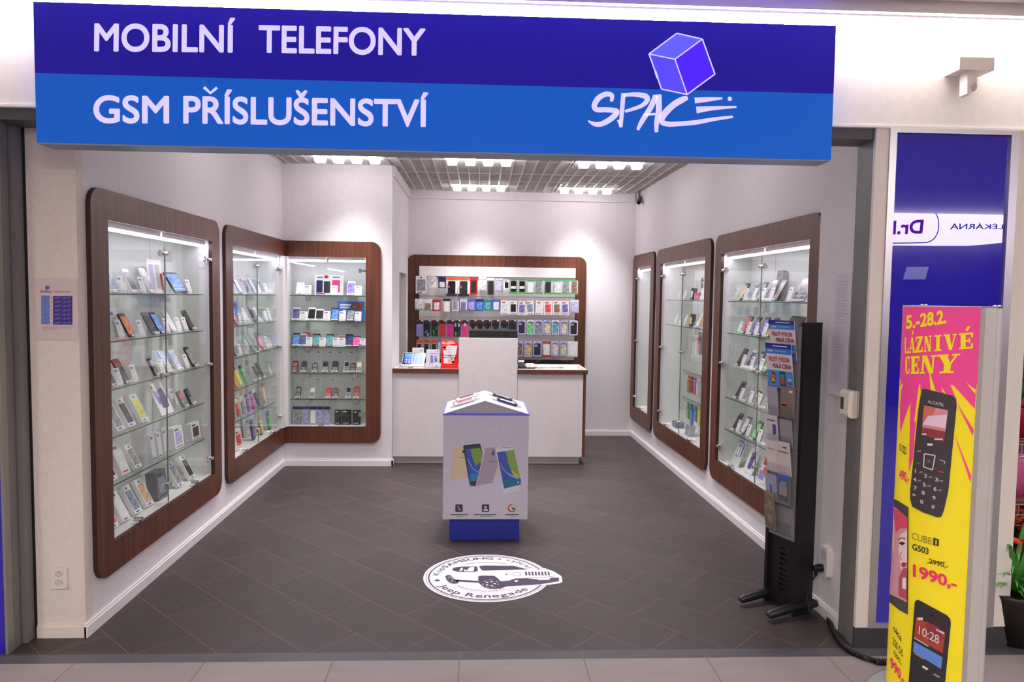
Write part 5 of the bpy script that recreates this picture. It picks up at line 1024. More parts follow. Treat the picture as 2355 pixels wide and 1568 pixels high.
leaflet(.11, .19, .84, .14, pd(.84)-.010, mat('97919a', .5), 'dull grey leaflet, right column beside the one with purple square', None, .05)
leaflet(.024, .105, .70, .16, pd(.70)-.014, mat('dfd4d2', .5), 'cream leaflet with pink print, left column of the brochure stand', lambda A_: A_.rect(.2, .7, .8, .76, mat('d9a0a0', .5), 1), .05)
leaflet(.10, .194, .70, .17, pd(.70)-.020, mat('d6c8c6', .5), 'pale pink leaflet, right column above the blue topped magazine', lambda A_: (A_.rect(.5, .82, .8, .86, INK, 1), A_.rect(.15, .68, .9, .71, mat('b99', .5) if 0 else INK, 1)), .05)
def a4(A_): A_.rect(0, .88, 1, 1, mat('2f62d8', .4), 1); A_.rect(.1, .1, .9, .86, mat('5a5a66', .5), 1); A_.rect(.2, .3, .8, .7, mat('9c8f88', .5), 2); A_.rect(.3, .6, .75, .8, mat('6f93c2', .5), 3)
leaflet(.105, .192, .555, .15, pd(.555)-.026, mat('77747c', .5), 'magazine with blue top edge, right column of the brochure stand', a4, .05, .1)
leaflet(.022, .10, .548, .14, pd(.548)-.014, mat('9da3b4', .5), 'slate grey leaflet, left column level with the blue topped magazine', lambda A_: A_.rect(.4, .3, .55, .6, cm('purple'), 1), .05)
def a5(A_): A_.rect(.05, .1, .95, .85, mat('7d6c5d', .5), 1); A_.rect(.3, .3, .75, .6, mat('a08a76', .5), 2)
leaflet(.022, .09, .47, .125, pd(.47)-.020, mat('8c8069', .5), 'olive brown leaflet, left column, upper of two near the bottom of stand', a5, .05)
leaflet(.022, .095, .40, .125, pd(.40)-.022, mat('8f8572', .5), 'olive brown leaflet, left column, lowest in the brochure stand', a5, .05)
# ---------------------------------------------------------------- pilaster: papers, socket, plug, alarm pillar
PF = frame((1.735, YB, 0), -pi/2); pu = lambda y: YB-y
for k, (z0, z1, y0, y1, lab) in enumerate(((1.40, 1.70, 3.50, 3.345, 'upper printed white notice on the narrow wall beside the shutter rail'), (1.12, 1.41, 3.51, 3.345, 'lower printed white notice on the narrow wall, bottom edge curling'))):
    p = thing('wall_notice', lab, 'notice', PF((pu(y0)+pu(y1))/2, -.002-.003*k, z0), (0, 0, -pi/2), 'printed notices beside the shutter rail')
    w = y0-y1; h = z1-z0
    b = MB(); pts = [(-w/2, h), (-w/2, h*.15), (-w/2, 0), (w/2, h), (w/2, h*.15), (w/2, 0)]
    b.add([(-w/2, 0, h), (-w/2, 0, h*.15), (-w/2, -.012*k, 0), (w/2, 0, h), (w/2, 0, h*.15), (w/2, -.004*k, -.012*k)], [(0, 1, 4, 3), (1, 2, 5, 4)]); b.build('sheet', mat('d9d0dc', .5), p, (0, 0, 0))
    b = lines(w*.7, h*.2, h*.9, 14, -.0012, random.Random(k), -w*.36); b.build('print', [mat('c4bccb', .6)], p, (0, 0, 0))
t = thing('power_socket', 'white double power socket on the narrow right wall with a plug in it', 'socket', PF(pu(3.462), 0, .215), (0, 0, -pi/2))
b = MB().prism(rr(-.04, 0, .04, .145, .012, 4), -.03, 0); b.build('housing', mat('e9e2e2', .35), t, (0, 0, 0))
for z in (.038, .107): b = MB().prism([(.026*cos(k*pi/9), z+.026*sin(k*pi/9)) for k in range(18)], -.0312, -.0302); b.build('insert', mat('cfc7c9', .4), t, (0, 0, 0))
t = thing('power_plug', 'black plug and flat cable hanging from the right wall socket', 'plug', PF(pu(3.462), -.055, .25))
sp_ = lambda u, d, z: PF(pu(3.462)+u, d, z)
b = MB(); b.tube([sp_(0, -.033, .253), sp_(0, -.05, .253), sp_(0, -.075, .25)], [.02, .02, .014], 10); b.tube([sp_(0, -.06, .25), sp_(0, -.065, .215)], [.014, .009], 8); b.build('plug', BLACK, t)
b = MB(); b.tube([sp_(0, -.065, .215), sp_(-.02, -.085, .16), sp_(-.03, -.09, .10), sp_(-.01, -.085, .03), sp_(.0, -.07, .012), sp_(.01, -.055, .012)], .0045, 6); b.build('cable', mat('221a2c', .5), t)
t = thing('coiled_cable', 'black coiled cable running over the threshold to the yellow totem', 'cable', (1.80, 3.3, .015))
pts = [on(px_, py_, 2, .016) for px_, py_ in ((1903, 1408), (1909, 1428), (1918, 1452), (1936, 1478), (1962, 1498), (2002, 1514), (2044, 1520))]
pts = [V((p.x, p.y, .016)) for p in pts]+[V((1.73, 3.0, .016))]
path = []
def cr(P, tt):
    i = min(int(tt), len(P)-2); k = tt-i; a_, b_, c_, d_ = P[max(i-1, 0)], P[i], P[i+1], P[min(i+2, len(P)-1)]
    return .5*(2*b_+(c_-a_)*k+(2*a_-5*b_+4*c_-d_)*k*k+(d_-a_+3*b_-3*c_)*k**3)
N2 = 460
for i in range(N2+1):
    tt = (len(pts)-1)*i/N2; c = cr(pts, tt); dr = (cr(pts, min(tt+.01, len(pts)-1.001))-cr(pts, max(tt-.01, 0))).normalized(); sd = dr.cross(V((0, 0, 1))).normalized(); q_ = i*2*pi/8
    path.append(c+sd*.010*cos(q_)+V((0, 0, 1))*(.010*sin(q_)-.004))
b = MB(); b.tube(path, .0035, 5); b.build('coil', BLACK, t)
t = thing('wall_sensor', 'small white curved door sensor fixed to the grey shutter rail', 'sensor', (1.71, 3.25, 1.05))
b = MB(); b.prism(rr(1.668, 1.04, 1.722, 1.165, .018, 4), 3.205, 3.285); b.build('housing', mat('e2d8cc', .35), t)
b = MB(); b.prism([(1.666, 1.075), (1.669, 1.075), (1.669, 1.13), (1.666, 1.13)], 3.25, 3.275); b.build('lens', mat('3b3038', .3), t)
b = MB(); b.box((1.708, 3.2035, 1.045), (1.711, 3.205, 1.16)); b.build('seam', mat('b5a79c', .5), t)
# CCTV camera at the back right corner of the ceiling
t = thing('security_camera', 'small grey bullet camera hanging from the ceiling in the back right corner', 'camera', (1.72, 7.95, 2.73))
b = MB(); b.tube([(1.72, 7.95, 2.735), (1.72, 7.95, 2.655)], .013, 8); b.build('bracket', mat('6b686b', .5), t)
b = MB(); b.tube([(1.74, 8.0, 2.66), (1.70, 7.88, 2.60)], .024, 12); b.build('body', mat('58565a', .4), t)
b = MB(); b.tube([(1.701, 7.883, 2.6015), (1.6985, 7.8755, 2.598)], .018, 12); b.build('lens', mat('1a1a20', .1), t)
# detector on the fascia
t = thing('motion_detector', 'white motion detector below a small box on the white fascia', 'detector', (2.09, 3.09, 2.5))
b = MB(); b.box((2.005, 3.05, 2.548), (2.155, 3.15, 2.60)); b.build('mounting_box', mat('e6ddd2', .4), t)
b = MB(); b.prism([(2.046, 2.548), (2.05, 2.452), (2.062, 2.447), (2.088, 2.475), (2.092, 2.51), (2.08, 2.535), (2.066, 2.548)], 3.06, 3.11); b.build('sensor_head', mat('e2d9cf', .35), t)
b = MB(); b.prism([(2.078+.011*cos(k*pi/8), 2.48+.017*sin(k*pi/8)) for k in range(16)], 3.055, 3.061); b.build('lens', mat('bdb1ac', .3), t)
# left front wall: opening hours sheet and socket
t = thing('opening_hours_sign', 'opening hours sheet in a clear sleeve taped to the left front wall', 'notice', (-1.868, YF-.003, 1.352))
b = MB(); b.box((-1.962, YF-.004, 1.352), (-1.776, YF-.0015, 1.623)); b.build('sleeve', mat('d8c6c2', .25), t)
ch = crop(0, 560, 4.6125); a = Art(pxplane((0, YF-.004, 0), (0, -1, 0), ch)); HB = mat('6a86c8', .4); HN = mat('3d2c86', .4); HT = mat('b9b2dc', .4)
a.rect(437, 551, 528, 855, HB); a.rect(562, 555, 768, 860, HN)
a.textbox('Otev\u00edrac\u00ed doba', 572, 500, 742, 518, INK); a.disc(503, 468, 23, 23, HN); a.poly([(500, 455), (522, 462), (518, 485), (498, 480)], HB, 1)
a.stroke([(450, 497), (430, 500), (450, 512), (428, 522)], INK, 1, 6); a.stroke([(462, 522), (470, 498), (485, 505), (468, 512)], INK, 1, 5); a.stroke([(485, 522), (498, 498), (502, 522)], INK, 1, 5); a.stroke([(522, 502), (508, 512), (528, 520), (545, 517)], INK, 1, 5); a.rect(525, 500, 545, 503, INK, 1); a.rect(525, 508, 550, 511, INK, 1)
for k, d_ in enumerate(('Po', '\u00dat', 'St', '\u010ct', 'P\u00e1', 'So', 'Ne')):
    y = 575+k*44.5; a.textbox(d_, 472, y-9, 494, y+7, HN); a.textbox('od 9\u00b0\u00b0 - do 19\u00b0\u00b0', 578, y-9, 752, y+7, HT); a.disc(546, y, 5, 5, INK)
for y, x1 in ((880, 760), (893, 765), (905, 600), (925, 515)): a.rect(445, y, x1, y+4, mat('a08d98', .6), 1)
a.build('print', t)
t = thing('power_socket', 'white double power socket low on the left front wall', 'socket', (-1.882, YF, .228))
b = MB().prism(rr(-1.918, .228, -1.846, .325, .008, 3), YF-.014, YF-.0005); b.build('plate', mat('e4d6ca', .35), t)
for z in (.298, .257):
    b = MB(); b.prism([(-1.882+.017*cos(k*pi/10), z+.013*sin(k*pi/10)) for k in range(20)], YF-.0145, YF-.0141, holes=[[(-1.882+.014*cos(-k*pi/10), z+.0105*sin(-k*pi/10)) for k in range(20)]]); b.build('insert', mat('a89c98', .4), t)
    b = MB()
    for dx, dz in ((-.006, -.002), (.006, -.002), (0, .006)): b.prism([(-1.882+dx+.0022*cos(k*pi/4), z+dz+.0022*sin(k*pi/4)) for k in range(8)], YF-.0147, YF-.0141)
    b.build('pin_hole', DARK, t)
# ---------------------------------------------------------------- curved advertising totem in the hall
def spl(P, n):
    P = [V((x, y, 0)) for x, y in P]; out = []
    for i in range(n*(len(P)-1)+1): out.append(cr(P, min(i/n, len(P)-1-1e-6)))
    return [(p.x, p.y) for p in out]
ARC = spl([(1.728, 2.45), (1.613, 2.518), (1.553, 2.607), (1.605, 2.69), (1.68, 2.775)], 14)
def arcsur(f):
    def g(a_, b_, lift):
        px, py = f(a_, b_); d = ray(px, py); best = None
        for (x0, y0), (x1, y1) in zip(ARC, ARC[1:]):
            ex, ey = x1-x0, y1-y0; den = d.x*ey-d.y*ex
            if abs(den) < 1e-9: continue
            tt = (x0*ey-y0*ex)/den; s_ = (d.x*tt-x0)*ex+(d.y*tt-y0)*ey; s_ /= ex*ex+ey*ey
            if -1e-6 <= s_ <= 1+1e-6 and tt > 0 and (best is None or tt < best[0]): nx, ny = -ey, ex; l = math.hypot(nx, ny); best = (tt, -nx/l, -ny/l)
        if best is None:            # past the silhouette or the print's right edge
            x_, y_ = min(ARC, key=lambda q: q[0]/q[1]) if d.x/d.y < .66 else ARC[0]; tt = y_/d.y
            return V((x_, y_, H+d.z*tt))
        tt, nx, ny = best
        if nx*d.x+ny*d.y > 0: nx, ny = -nx, -ny
        return V((d.x*tt+nx*lift, d.y*tt+ny*lift, H+d.z*tt))
    return g
t = thing('advertising_totem', 'tall curved pink and yellow phone advertising totem with silver edge', 'advertising totem', (1.69, 2.62, 0))
YEL = mat('ecd61e', .3, emit=.07, name='totem yellow'); PNK = mat('dc3f86', .3, emit=.10, name='totem pink'); PKR = mat('e8306e', .3); TXT = mat('3c3420', .4)
zb = 1.285
b = MB(); n_ = len(ARC)
b.add([(x, y, z) for z in (.06, zb, 1.552) for x, y in ARC], [(r_*n_+i, r_*n_+i+1, (r_+1)*n_+i+1, (r_+1)*n_+i) for r_ in (0,) for i in range(n_-1)], 0, True)
b.add([(x, y, z) for z in (zb, 1.552) for x, y in ARC], [(i, i+1, n_+i+1, n_+i) for i in range(n_-1)], 1, True)
b.build('printed_sheet', [YEL, PNK], t)
SIL = [(1.728, 2.45), (1.735, 2.434), (1.768, 2.424), (1.776, 2.432), (1.79, 2.432), (1.806, 2.446), (1.812, 2.49), (1.80, 2.60), (1.765, 2.71), (1.705, 2.788), (1.69, 2.79), (1.68, 2.775)]
SV = mat('c2bcb8', .4, .25)
b = MB(); m_ = len(SIL); b.add([(x, y, z) for z in (.05, 1.556) for x, y in SIL], [(i, m_+i, m_+i+1, i+1) for i in range(m_-1)]); b.build('edge_profile', SV, t)
b = MB(); lo = ARC+SIL[::-1][1:-1]; b.add([(x, y, 1.552) for x, y in lo]+[(x, y, 1.557) for x, y in lo], [tuple(range(len(lo)))[::-1], tuple(range(len(lo), 2*len(lo)))]+[(i, (i+1) % len(lo), len(lo)+(i+1) % len(lo), len(lo)+i) for i in range(len(lo))]); b.build('top_cap', mat('cfc6c6', .3, .4), t)
b = MB(); lo2 = lo; b.add([(x, y, .05) for x, y in lo2]+[(x, y, .06) for x, y in lo2], [tuple(range(len(lo2)))[::-1], tuple(range(len(lo2), 2*len(lo2)))]+[(i, (i+1) % len(lo2), len(lo2)+(i+1) % len(lo2), len(lo2)+i) for i in range(len(lo2))]); b.build('bottom_cap', SV, t)
for x, y in ((1.60, 2.58), (1.625, 2.60), (1.77, 2.44), (1.80, 2.46)): b = MB(); b.lathe([(.008, 0), (.007, .004), (.0, .006)], (x, y, 1.557), 10); b.build('screw', CHROME, t)
b = MB(); b.lathe([(.24, 0), (.24, .012), (.22, .022), (.05, .03), (.03, .05)], (1.79, 2.70, 0), 40); b.build('foot_plate', mat('a6a6aa', .4, .3), t)
b1 = crop(1980, 680, 3.485); b2 = crop(1980, 1100, 3.35)
a = Art(arcsur(b1), 14); a.lift = .0012
Yl = YEL
# pink field with yellow rays
a.poly([(318, 90), (950, 90), (925, 712), (318, 712)], PNK, 0)
for q_ in ([(318, 705), (468, 705), (440, 1010), (418, 1300), (385, 1420), (400, 850), (352, 985), (318, 1100)], [(476, 705), (548, 640), (560, 760), (480, 760)], [(550, 640), (690, 650), (765, 830), (765, 920), (650, 740), (672, 790), (600, 760)], [(690, 660), (925, 700), (912, 905)], [(765, 850), (905, 1075), (895, 1120)], [(745, 1095), (882, 1440), (880, 1500)]): a.poly(q_, PNK, 1)
for q_ in ([(548, 596), (600, 760), (560, 758)], [(645, 730), (676, 778), (655, 772)], [(843, 696), (918, 752), (914, 786)], [(470, 695), (480, 760), (440, 1000), (430, 1010)], [(345, 700), (330, 760), (318, 900), (322, 720)]): a.poly(q_, Yl, 2)
# slab serif capitals from strokes
GL = dict(L=[((.05, 0, .33, 1), 1), ((.05, 0, .95, .12), 0), ((0, .9, .45, 1), 0), ((.8, 0, .95, .38), 0)], I=[((.3, 0, .7, 1), 1), ((.1, .9, .9, 1), 0), ((.1, 0, .9, .1), 0)], E=[((.1, 0, .45, 1), 1), ((0, .88, .95, 1), 0), ((0, 0, .95, .12), 0), ((.45, .44, .72, .56), 0), ((.82, .7, .95, 1), 0), ((.82, 0, .95, .32), 0), ((.66, .34, .76, .66), 0)], C=[((.05, .12, .4, .88), 1), ((.2, .88, .85, 1), 0), ((.2, 0, .85, .12), 0), ((.78, .62, .92, 1), 0), ((.74, .06, .95, .3), 0)])
GP = dict(A=[[(.0, 0), (.1, 0), (.5, 1), (.35, 1)], [(.35, 1), (.6, 1), (1.0, 0), (.62, 0)], [(.18, .26), (.8, .26), (.76, .38), (.22, .38)], [(-.06, 0), (.26, 0), (.26, .09), (-.06, .09)], [(.52, 0), (1.06, 0), (1.06, .09), (.52, .09)]], Z=[[(.05, .87), (.95, .87), (.95, 1), (.05, 1)], [(0, 0), (.95, 0), (.95, .13), (0, .13)], [(.0, .1), (.38, .1), (.95, .9), (.55, .9)], [(.05, .68), (.17, .68), (.17, 1), (.05, 1)], [(.82, 0), (.95, 0), (.95, .32), (.82, .32)]], N=[[(.1, 0), (.22, 0), (.22, 1), (.1, 1)], [(.05, 1), (.4, 1), (.92, 0), (.62, 0)], [(.78, 0), (.9, 0), (.9, 1), (.78, 1)], [(-.03, 0), (.35, 0), (.35, .09), (-.03, .09)], [(.64, .91), (1.03, .91), (1.03, 1), (.64, 1)]], V=[[(.02, 1), (.42, 1), (.66, 0), (.4, 0)], [(.86, 1), (.96, 1), (.62, 0), (.5, 0)], [(-.05, .91), (.48, .91), (.48, 1), (-.05, 1)], [(.68, .91), (1.05, .91), (1.05, 1), (.68, 1)]], Y=[[(.02, 1), (.42, 1), (.66, .45), (.34, .45)], [(.86, 1), (.97, 1), (.66, .42), (.54, .42)], [(.34, 0), (.68, 0), (.68, .5), (.34, .5)], [(-.05, .91), (.5, .91), (.5, 1), (-.05, 1)], [(.66, .91), (1.05, .91), (1.05, 1), (.66, 1)], [(.16, 0), (.86, 0), (.86, .1), (.16, .1)]])
def slab(st, q_, m, accents=(), bd=None):
    n = len(st); 
    def P(i, u, v):
        k = (i+.06+u*.86)/n if not bd else (bd[i][0]+u*(bd[i][1]-bd[i][0])-q_[3][0])/(q_[2][0]-q_[3][0])
        tp = [q_[0][j]+(q_[1][j]-q_[0][j])*k for j in (0, 1)]; bt = [q_[3][j]+(q_[2][j]-q_[3][j])*k for j in (0, 1)]
        return (bt[0]+(tp[0]-bt[0])*v, bt[1]+(tp[1]-bt[1])*v)
    for i, c in enumerate(st):
        if c in GL:
            for (x0, y0, x1, y1), _ in GL[c]: a.poly([P(i, x0, y0), P(i, x1, y0), P(i, x1, y1), P(i, x0, y1)], m, 3)
        elif c in GP:
            for pl in GP[c]: a.poly([P(i, *p) for p in pl], m, 3)
        if i in accents: a.poly([P(i, .42, 1.12), P(i, .6, 1.12), P(i, .78, 1.4), P(i, .55, 1.4)], m, 3)
slab('LAZNIVE', [(352, 335), (905, 292), (905, 420), (352, 463)], Yl, (1, 6), ((358, 392), (396, 438), (440, 502), (508, 568), (584, 652), (668, 764), (786, 902)))
slab('CENY', [(358, 488), (772, 464), (748, 618), (358, 627)], Yl, (), ((362, 396), (403, 470), (478, 590), (604, 762)))
a.text('5.-28.2.', [(368, 158), (684, 112), (684, 222), (368, 268)], Yl, 3, .035)
# first telephone
bx1 = lambda L_: [((x*3.35 if 0 else x), y) for x, y in L_]
def c2(x, y): p = b2(x, y); return ((p[0]-1980)*3.485, (p[1]-680)*3.485)
PH = mat('3f383c', .35); KEYC = mat('d8d2d4', .4)
a.poly([(490, 752), (510, 742), (735, 800), (762, 830), (766, 880), (700, 1560), c2(640, 240), c2(620, 290), c2(595, 298), c2(480, 258), c2(400, 215), c2(385, 160), (400, 1560), (465, 900)], PH, 4)
a.text('ALCATEL', [(540, 832), (668, 862), (666, 886), (538, 856)], KEYC, 5, .01)
a.poly([(510, 876), (697, 916), (664, 1170), (491, 1110)], mat('d78f98', .3), 5); a.poly([(510, 876), (600, 895), (560, 1000), (498, 1000)], mat('cf6f5c', .3), 6); a.poly([(540, 960), (690, 950), (678, 1060), (500, 1030)], mat('e9c6d6', .3), 7); a.poly([(496, 1050), (676, 1085), (664, 1170), (491, 1110)], mat('8d3a38', .3), 7)
a.rect(495, 1100, 530, 1112, KEYC, 8); a.rect(590, 1140, 655, 1152, KEYC, 8); a.rect(535, 1180, 575, 1200, KEYC, 5)
for e0, e1 in (((512, 1262), (595, 1278)), ((595, 1278), (575, 1392)), ((575, 1392), (505, 1368)), ((505, 1368), (512, 1262))): a.stroke([e0, e1], KEYC, 5, 9, 1)
a.text('OK', [(528, 1305), (566, 1312), (562, 1342), (524, 1335)], mat('8c8688', .4), 5)
a.stroke([(452, 1245), (485, 1240)], KEYC, 5, 6, 1); a.stroke([(630, 1312), (672, 1325), (668, 1345)], KEYC, 5, 6, 1); a.stroke([(445, 1335), (480, 1340)], mat('3f8a4a', .4), 5, 10, 1); a.stroke([(620, 1402), (662, 1412)], cm('red'), 5, 12, 1)
for k, (x, y) in enumerate(((438, 1400), (510, 1440), (595, 1470), (425, 1470), (500, 1510), (583, 1545))):
    w_ = 7 if k == 0 else 24; a.text('123456'[k], [(x, y-18), (x+w_, y-12), (x+w_, y+18), (x, y+12)], KEYC, 5, .02); a.rect(x+34, y+4, x+62, y+16, mat('8c8688', .4), 5)
for k, (x, y) in enumerate(((412, 72), (472, 108), (552, 145), (402, 130), (460, 176), (545, 212))):
    p0 = c2(x, y); a.text('789*0#'[k], [(p0[0], p0[1]-18), (p0[0]+24, p0[1]-12), (p0[0]+24, p0[1]+18), (p0[0], p0[1]+12)], KEYC, 5, .02)
a.text('010D', [(322, 1180), (372, 1215), (370, 1275), (320, 1240)], TXT, 4, .015); a.text('490,-', [(318, 1385), (392, 1425), (390, 1500), (316, 1465)], PKR, 4, .03)
a.build('upper_print', t)
a = Art(arcsur(b2), 14); a.lift = .0012
a.poly([(240, 150), (285, 165), (372, 222), (366, 1046), (300, 1010), (230, 950)], mat('4a4444', .35), 4); a.poly([(240, 200), (290, 232), (365, 300), (358, 950), (300, 920), (235, 890)], mat('d59aa4', .3), 5)
a.poly([(268, 232), (300, 240), (365, 300), (364, 380), (310, 380), (280, 420)], mat('d84a6a', .3), 6); a.poly([(310, 430), (362, 400), (362, 700), (320, 720), (300, 560)], mat('ecd2cc', .3), 6); a.stroke([(300, 470), (325, 455), (352, 462)], mat('7c3a3c', .4), 7, 8); a.stroke([(308, 500), (326, 490), (348, 500)], DARK, 7, 12); a.disc(328, 503, 10, 9, DARK, 7); a.stroke([(322, 560), (312, 610), (330, 625)], mat('c98f8a', .4), 7, 8); a.poly([(318, 655), (338, 640), (362, 650), (350, 678), (330, 680)], mat('b02f45', .4), 7); a.poly([(330, 690), (362, 680), (360, 930), (300, 900), (305, 760)], mat('b7555a', .3), 7); a.poly([(330, 760), (358, 760), (356, 850), (328, 840)], mat('f0dada', .3), 8)
a.text('CUBE', [(398, 412), (545, 455), (543, 505), (397, 464)], mat('857a2c', .4), 4, -.006); a.poly([(560, 452), (602, 466), (598, 520), (556, 508)], TXT, 4); a.text('1', [(575, 468), (584, 471), (582, 507), (573, 504)], YEL, 5, .03)
a.text('G503', [(400, 497), (523, 535), (521, 583), (399, 545)], TXT, 4, .02)
a.text('2990,-', [(525, 612), (672, 655), (670, 690), (524, 648)], TXT, 4, .012); a.stroke([(508, 648), (560, 640), (650, 640)], TXT, 5, 5)
a.text('1990,-', [(405, 655), (738, 768), (736, 850), (404, 752)], PKR, 4, .03)
a.poly([(418, 950), (428, 935), (445, 930), (660, 1048), (686, 1075), (692, 1110), (640, 1640), (365, 1640)], mat('2f2b30', .35), 4)
a.poly([(430, 1060), (648, 1180), (628, 1338), (412, 1218)], mat('a8402f', .3), 5); a.poly([(500, 1090), (600, 1140), (640, 1230), (520, 1250)], mat('8d3238', .3), 6); a.text('10:28', [(452, 1128), (602, 1205), (598, 1268), (448, 1190)], KEYC, 7, .004)
a.rect(440, 1065, 480, 1085, KEYC, 6); a.poly([(580, 1150), (640, 1180), (640, 1195), (580, 1165)], KEYC, 6)
a.poly([(412, 1250), (628, 1372), (615, 1460), (405, 1330)], mat('5b86d6', .3), 5); a.stroke([(530, 1040), (560, 1055)], BLACK, 5, 12, 1); a.stroke([(415, 1222), (520, 1285)], mat('c9c4c6', .4), 6, 8, 1)
a.stroke([(420, 1340), (490, 1385)], mat('8d888c', .4), 5, 14, 1); a.stroke([(475, 1440), (515, 1465)], KEYC, 5, 16, 1); a.stroke([(560, 1500), (605, 1525)], mat('9a959a', .4), 5, 14, 1)
for st_, q_ in (('okia', [(258, 1118), (320, 1212), (318, 1258), (257, 1166)]), ('220 DS', [(254, 1215), (328, 1322), (326, 1374), (252, 1268)]), ('1290,-', [(262, 1318), (322, 1408), (320, 1440), (260, 1352)])): a.text(st_, q_, TXT, 4, .015)
a.text('990,-', [(236, 1368), (340, 1510), (338, 1585), (234, 1448)], PKR, 4, .03)
a.build('lower_print', t)
# ---------------------------------------------------------------- florist at the far right
def shelfy(px, py, y): p = on(px, py, 1, y); return p
t = thing('shelf_rack', 'pink lit white shelf rack at the right edge of the picture', 'shelf', (2.9, 3.75, 0))
b = MB(); b.box((2.50, 3.95, 0), (3.4, 3.98, 2.3)); b.build('back_panel', noisy('a8503e', '8d2f45', (4, 4, 4), .6, 'florist backing'), t)
for z in (1.585, 1.37): b = MB(); b.box((2.50, 3.6, z-.022), (3.4, 3.95, z)); b.build('shelf', mat('e3c3c4', .45), t)  # white boards with the pink light put into their colour
for z in (.865, .56):
    b = MB()
    for k in range(6): b.tube([(2.45, 3.5+k*.08, z), (3.4, 3.5+k*.08, z)], .0035, 5)
    b.tube([(2.45, 3.49, z-.05), (3.4, 3.49, z-.05)], .004, 5)
    for k in range(12): b.tube([(2.47+k*.08, 3.49, z-.05), (2.47+k*.08, 3.49, z)], .003, 5)
    b.build('wire_shelf', CHROME, t)
for x in (2.51, 3.38): b = MB(); b.box((x-.012, 3.93, 0), (x+.012, 3.95, 2.3)); b.tube([(x, 3.5, .0), (x, 3.5, .9)], .006, 6); b.build('upright', CHROME, t)
b = MB(); b.box((2.45, 3.5, .0), (3.4, 3.9, .26)); b.build('plinth', mat('3d2420', .6), t)
def flower(b, c, r, m, rnd, n=7):
    for k in range(n):
        a_ = 2*pi*k/n+rnd.random(); tp = rnd.uniform(-.2, .5)
        d = V((cos(a_), sin(a_), tp)).normalized(); s_ = V((-sin(a_), cos(a_), 0)); c_ = V(c)
        b.add([c_, c_+d*r*.6+s_*r*.35, c_+d*r+V((0, 0, r*.15)), c_+d*r*.6-s_*r*.35], [(0, 1, 2, 3)], m)
def bouquet(label, c, w, h, cols, pot=None, group='flowering pots at the florist', nfl=22, leafc='3c7a34', seed=1, name='potted_flowers'):
    rnd = random.Random(seed); t = thing(name, label, 'potted plant', c, group=group)
    if pot:
        b = MB(); b.lathe([(w*.22, 0), (w*.33, h*.34), (w*.36, h*.36), (w*.33, h*.36), (w*.3, h*.32)], c, 18); b.build('pot', mat(pot, .4), t); zb_ = h*.34
    else: zb_ = 0
    b = MB()
    for k in range(26):
        a_ = rnd.random()*2*pi; e = V((c[0]+cos(a_)*w*.5*rnd.uniform(.4, 1), c[1]+sin(a_)*w*.5*rnd.uniform(.4, 1), c[2]+h*rnd.uniform(.5, .9))); s_ = V((c[0], c[1], c[2]+zb_)); m_ = (s_+e)/2+V((0, 0, h*.12)); sd = V((-sin(a_), cos(a_), 0))*w*.08
        b.add([s_, m_-sd, e, m_+sd], [(0, 1, 2, 3)])
    b.build('leaves', mat(leafc, .5), t)
    b = MB()
    for k in range(nfl):
        a_ = rnd.random()*2*pi; q_ = rnd.random()**.5; flower(b, (c[0]+cos(a_)*w*.5*q_, c[1]+sin(a_)*w*.5*q_, c[2]+h*rnd.uniform(.62, 1)), w*.17, rnd.randrange(len(cols)), rnd)
    b.build('flowers', [mat(q_, .5) for q_ in cols], t)
ps = lambda px, y, z: (on(px, 700, 1, y)[0], y, z)
bouquet('peach and orange flowers on the topmost florist shelf', ps(2356, 3.72, 1.587), .2, .27, ['f07a52', 'f2b08c', 'e8563a'], 'b8433a', seed=2)
bouquet('orange blooms in wrap at the top right picture edge', ps(2362, 3.72, 1.86), .2, .25, ['c8442e', 'd9603a'], None, seed=12)
tt_ = thing('bead_ornament', 'cream round bead ornament on the second florist shelf', 'ornament', ps(2348, 3.66, 1.372))
for k, (dx, dz) in enumerate(((-.02, .02), (.025, .02), (0, .055), (.045, .055))): b = MB(); b.lathe([(.0, -.02), (.014, -.014), (.02, 0), (.014, .014), (0, .02)], (tt_.location.x+dx, 3.66, 1.374+dz), 14); b.build('bead', mat('ecd7b0', .4), tt_)
bouquet('red bromeliad in a red pot on the upper wire shelf', ps(2350, 3.68, .872), .22, .44, ['e8331f', 'c4202a'], 'a8182a', nfl=16, leafc='3f6d28', seed=3)
t = thing('wrapped_pot', 'pink cellophane wrapped flower pot on the lower wire shelf', 'potted plant', ps(2342, 3.68, .566)); c = t.location
b = MB(); b.lathe([(.07, 0), (.10, .1), (.14, .24), (.13, .245), (.09, .1)], tuple(c), 14); b.build('wrap', mat('c45a90', .25), t); b = MB(); b.lathe([(.06, .0), (.09, .15), (0, .2)], (c[0], c[1], c[2]+.03), 14); b.build('flowers', noisy('a83a6a', '7c1f4c', (40, 40, 40), .5, 'pink bloom'), t)
t = thing('plant_stake', 'pale bent cane stake leaning on the wire rack', 'stake', ps(2318, 3.42, .3)); b = MB(); b.tube([ps(2316, 3.46, .98), ps(2322, 3.46, .85), ps(2344, 3.46, .72), ps(2350, 3.46, .40), ps(2347, 3.46, .26)], .009, 7); b.build('cane', mat('b89a88', .5), t)
bouquet('dark red flowers on the low plinth of the florist rack', ps(2345, 3.62, .262), .34, .26, ['a8321f', '7c2018', 'd0663a'], None, nfl=30, leafc='3a2f1c', seed=5)
c = ps(2366, 3.22, .0); t = thing('spiky_plant', 'green long leaved plant reaching past the white post at right', 'potted plant', c)
b = MB(); b.lathe([(.09, 0), (.13, .22), (.14, .24), (.11, .24), (.1, .2)], c, 18); b.build('pot', mat('231a18', .4), t)
b = MB(); rnd = random.Random(4)
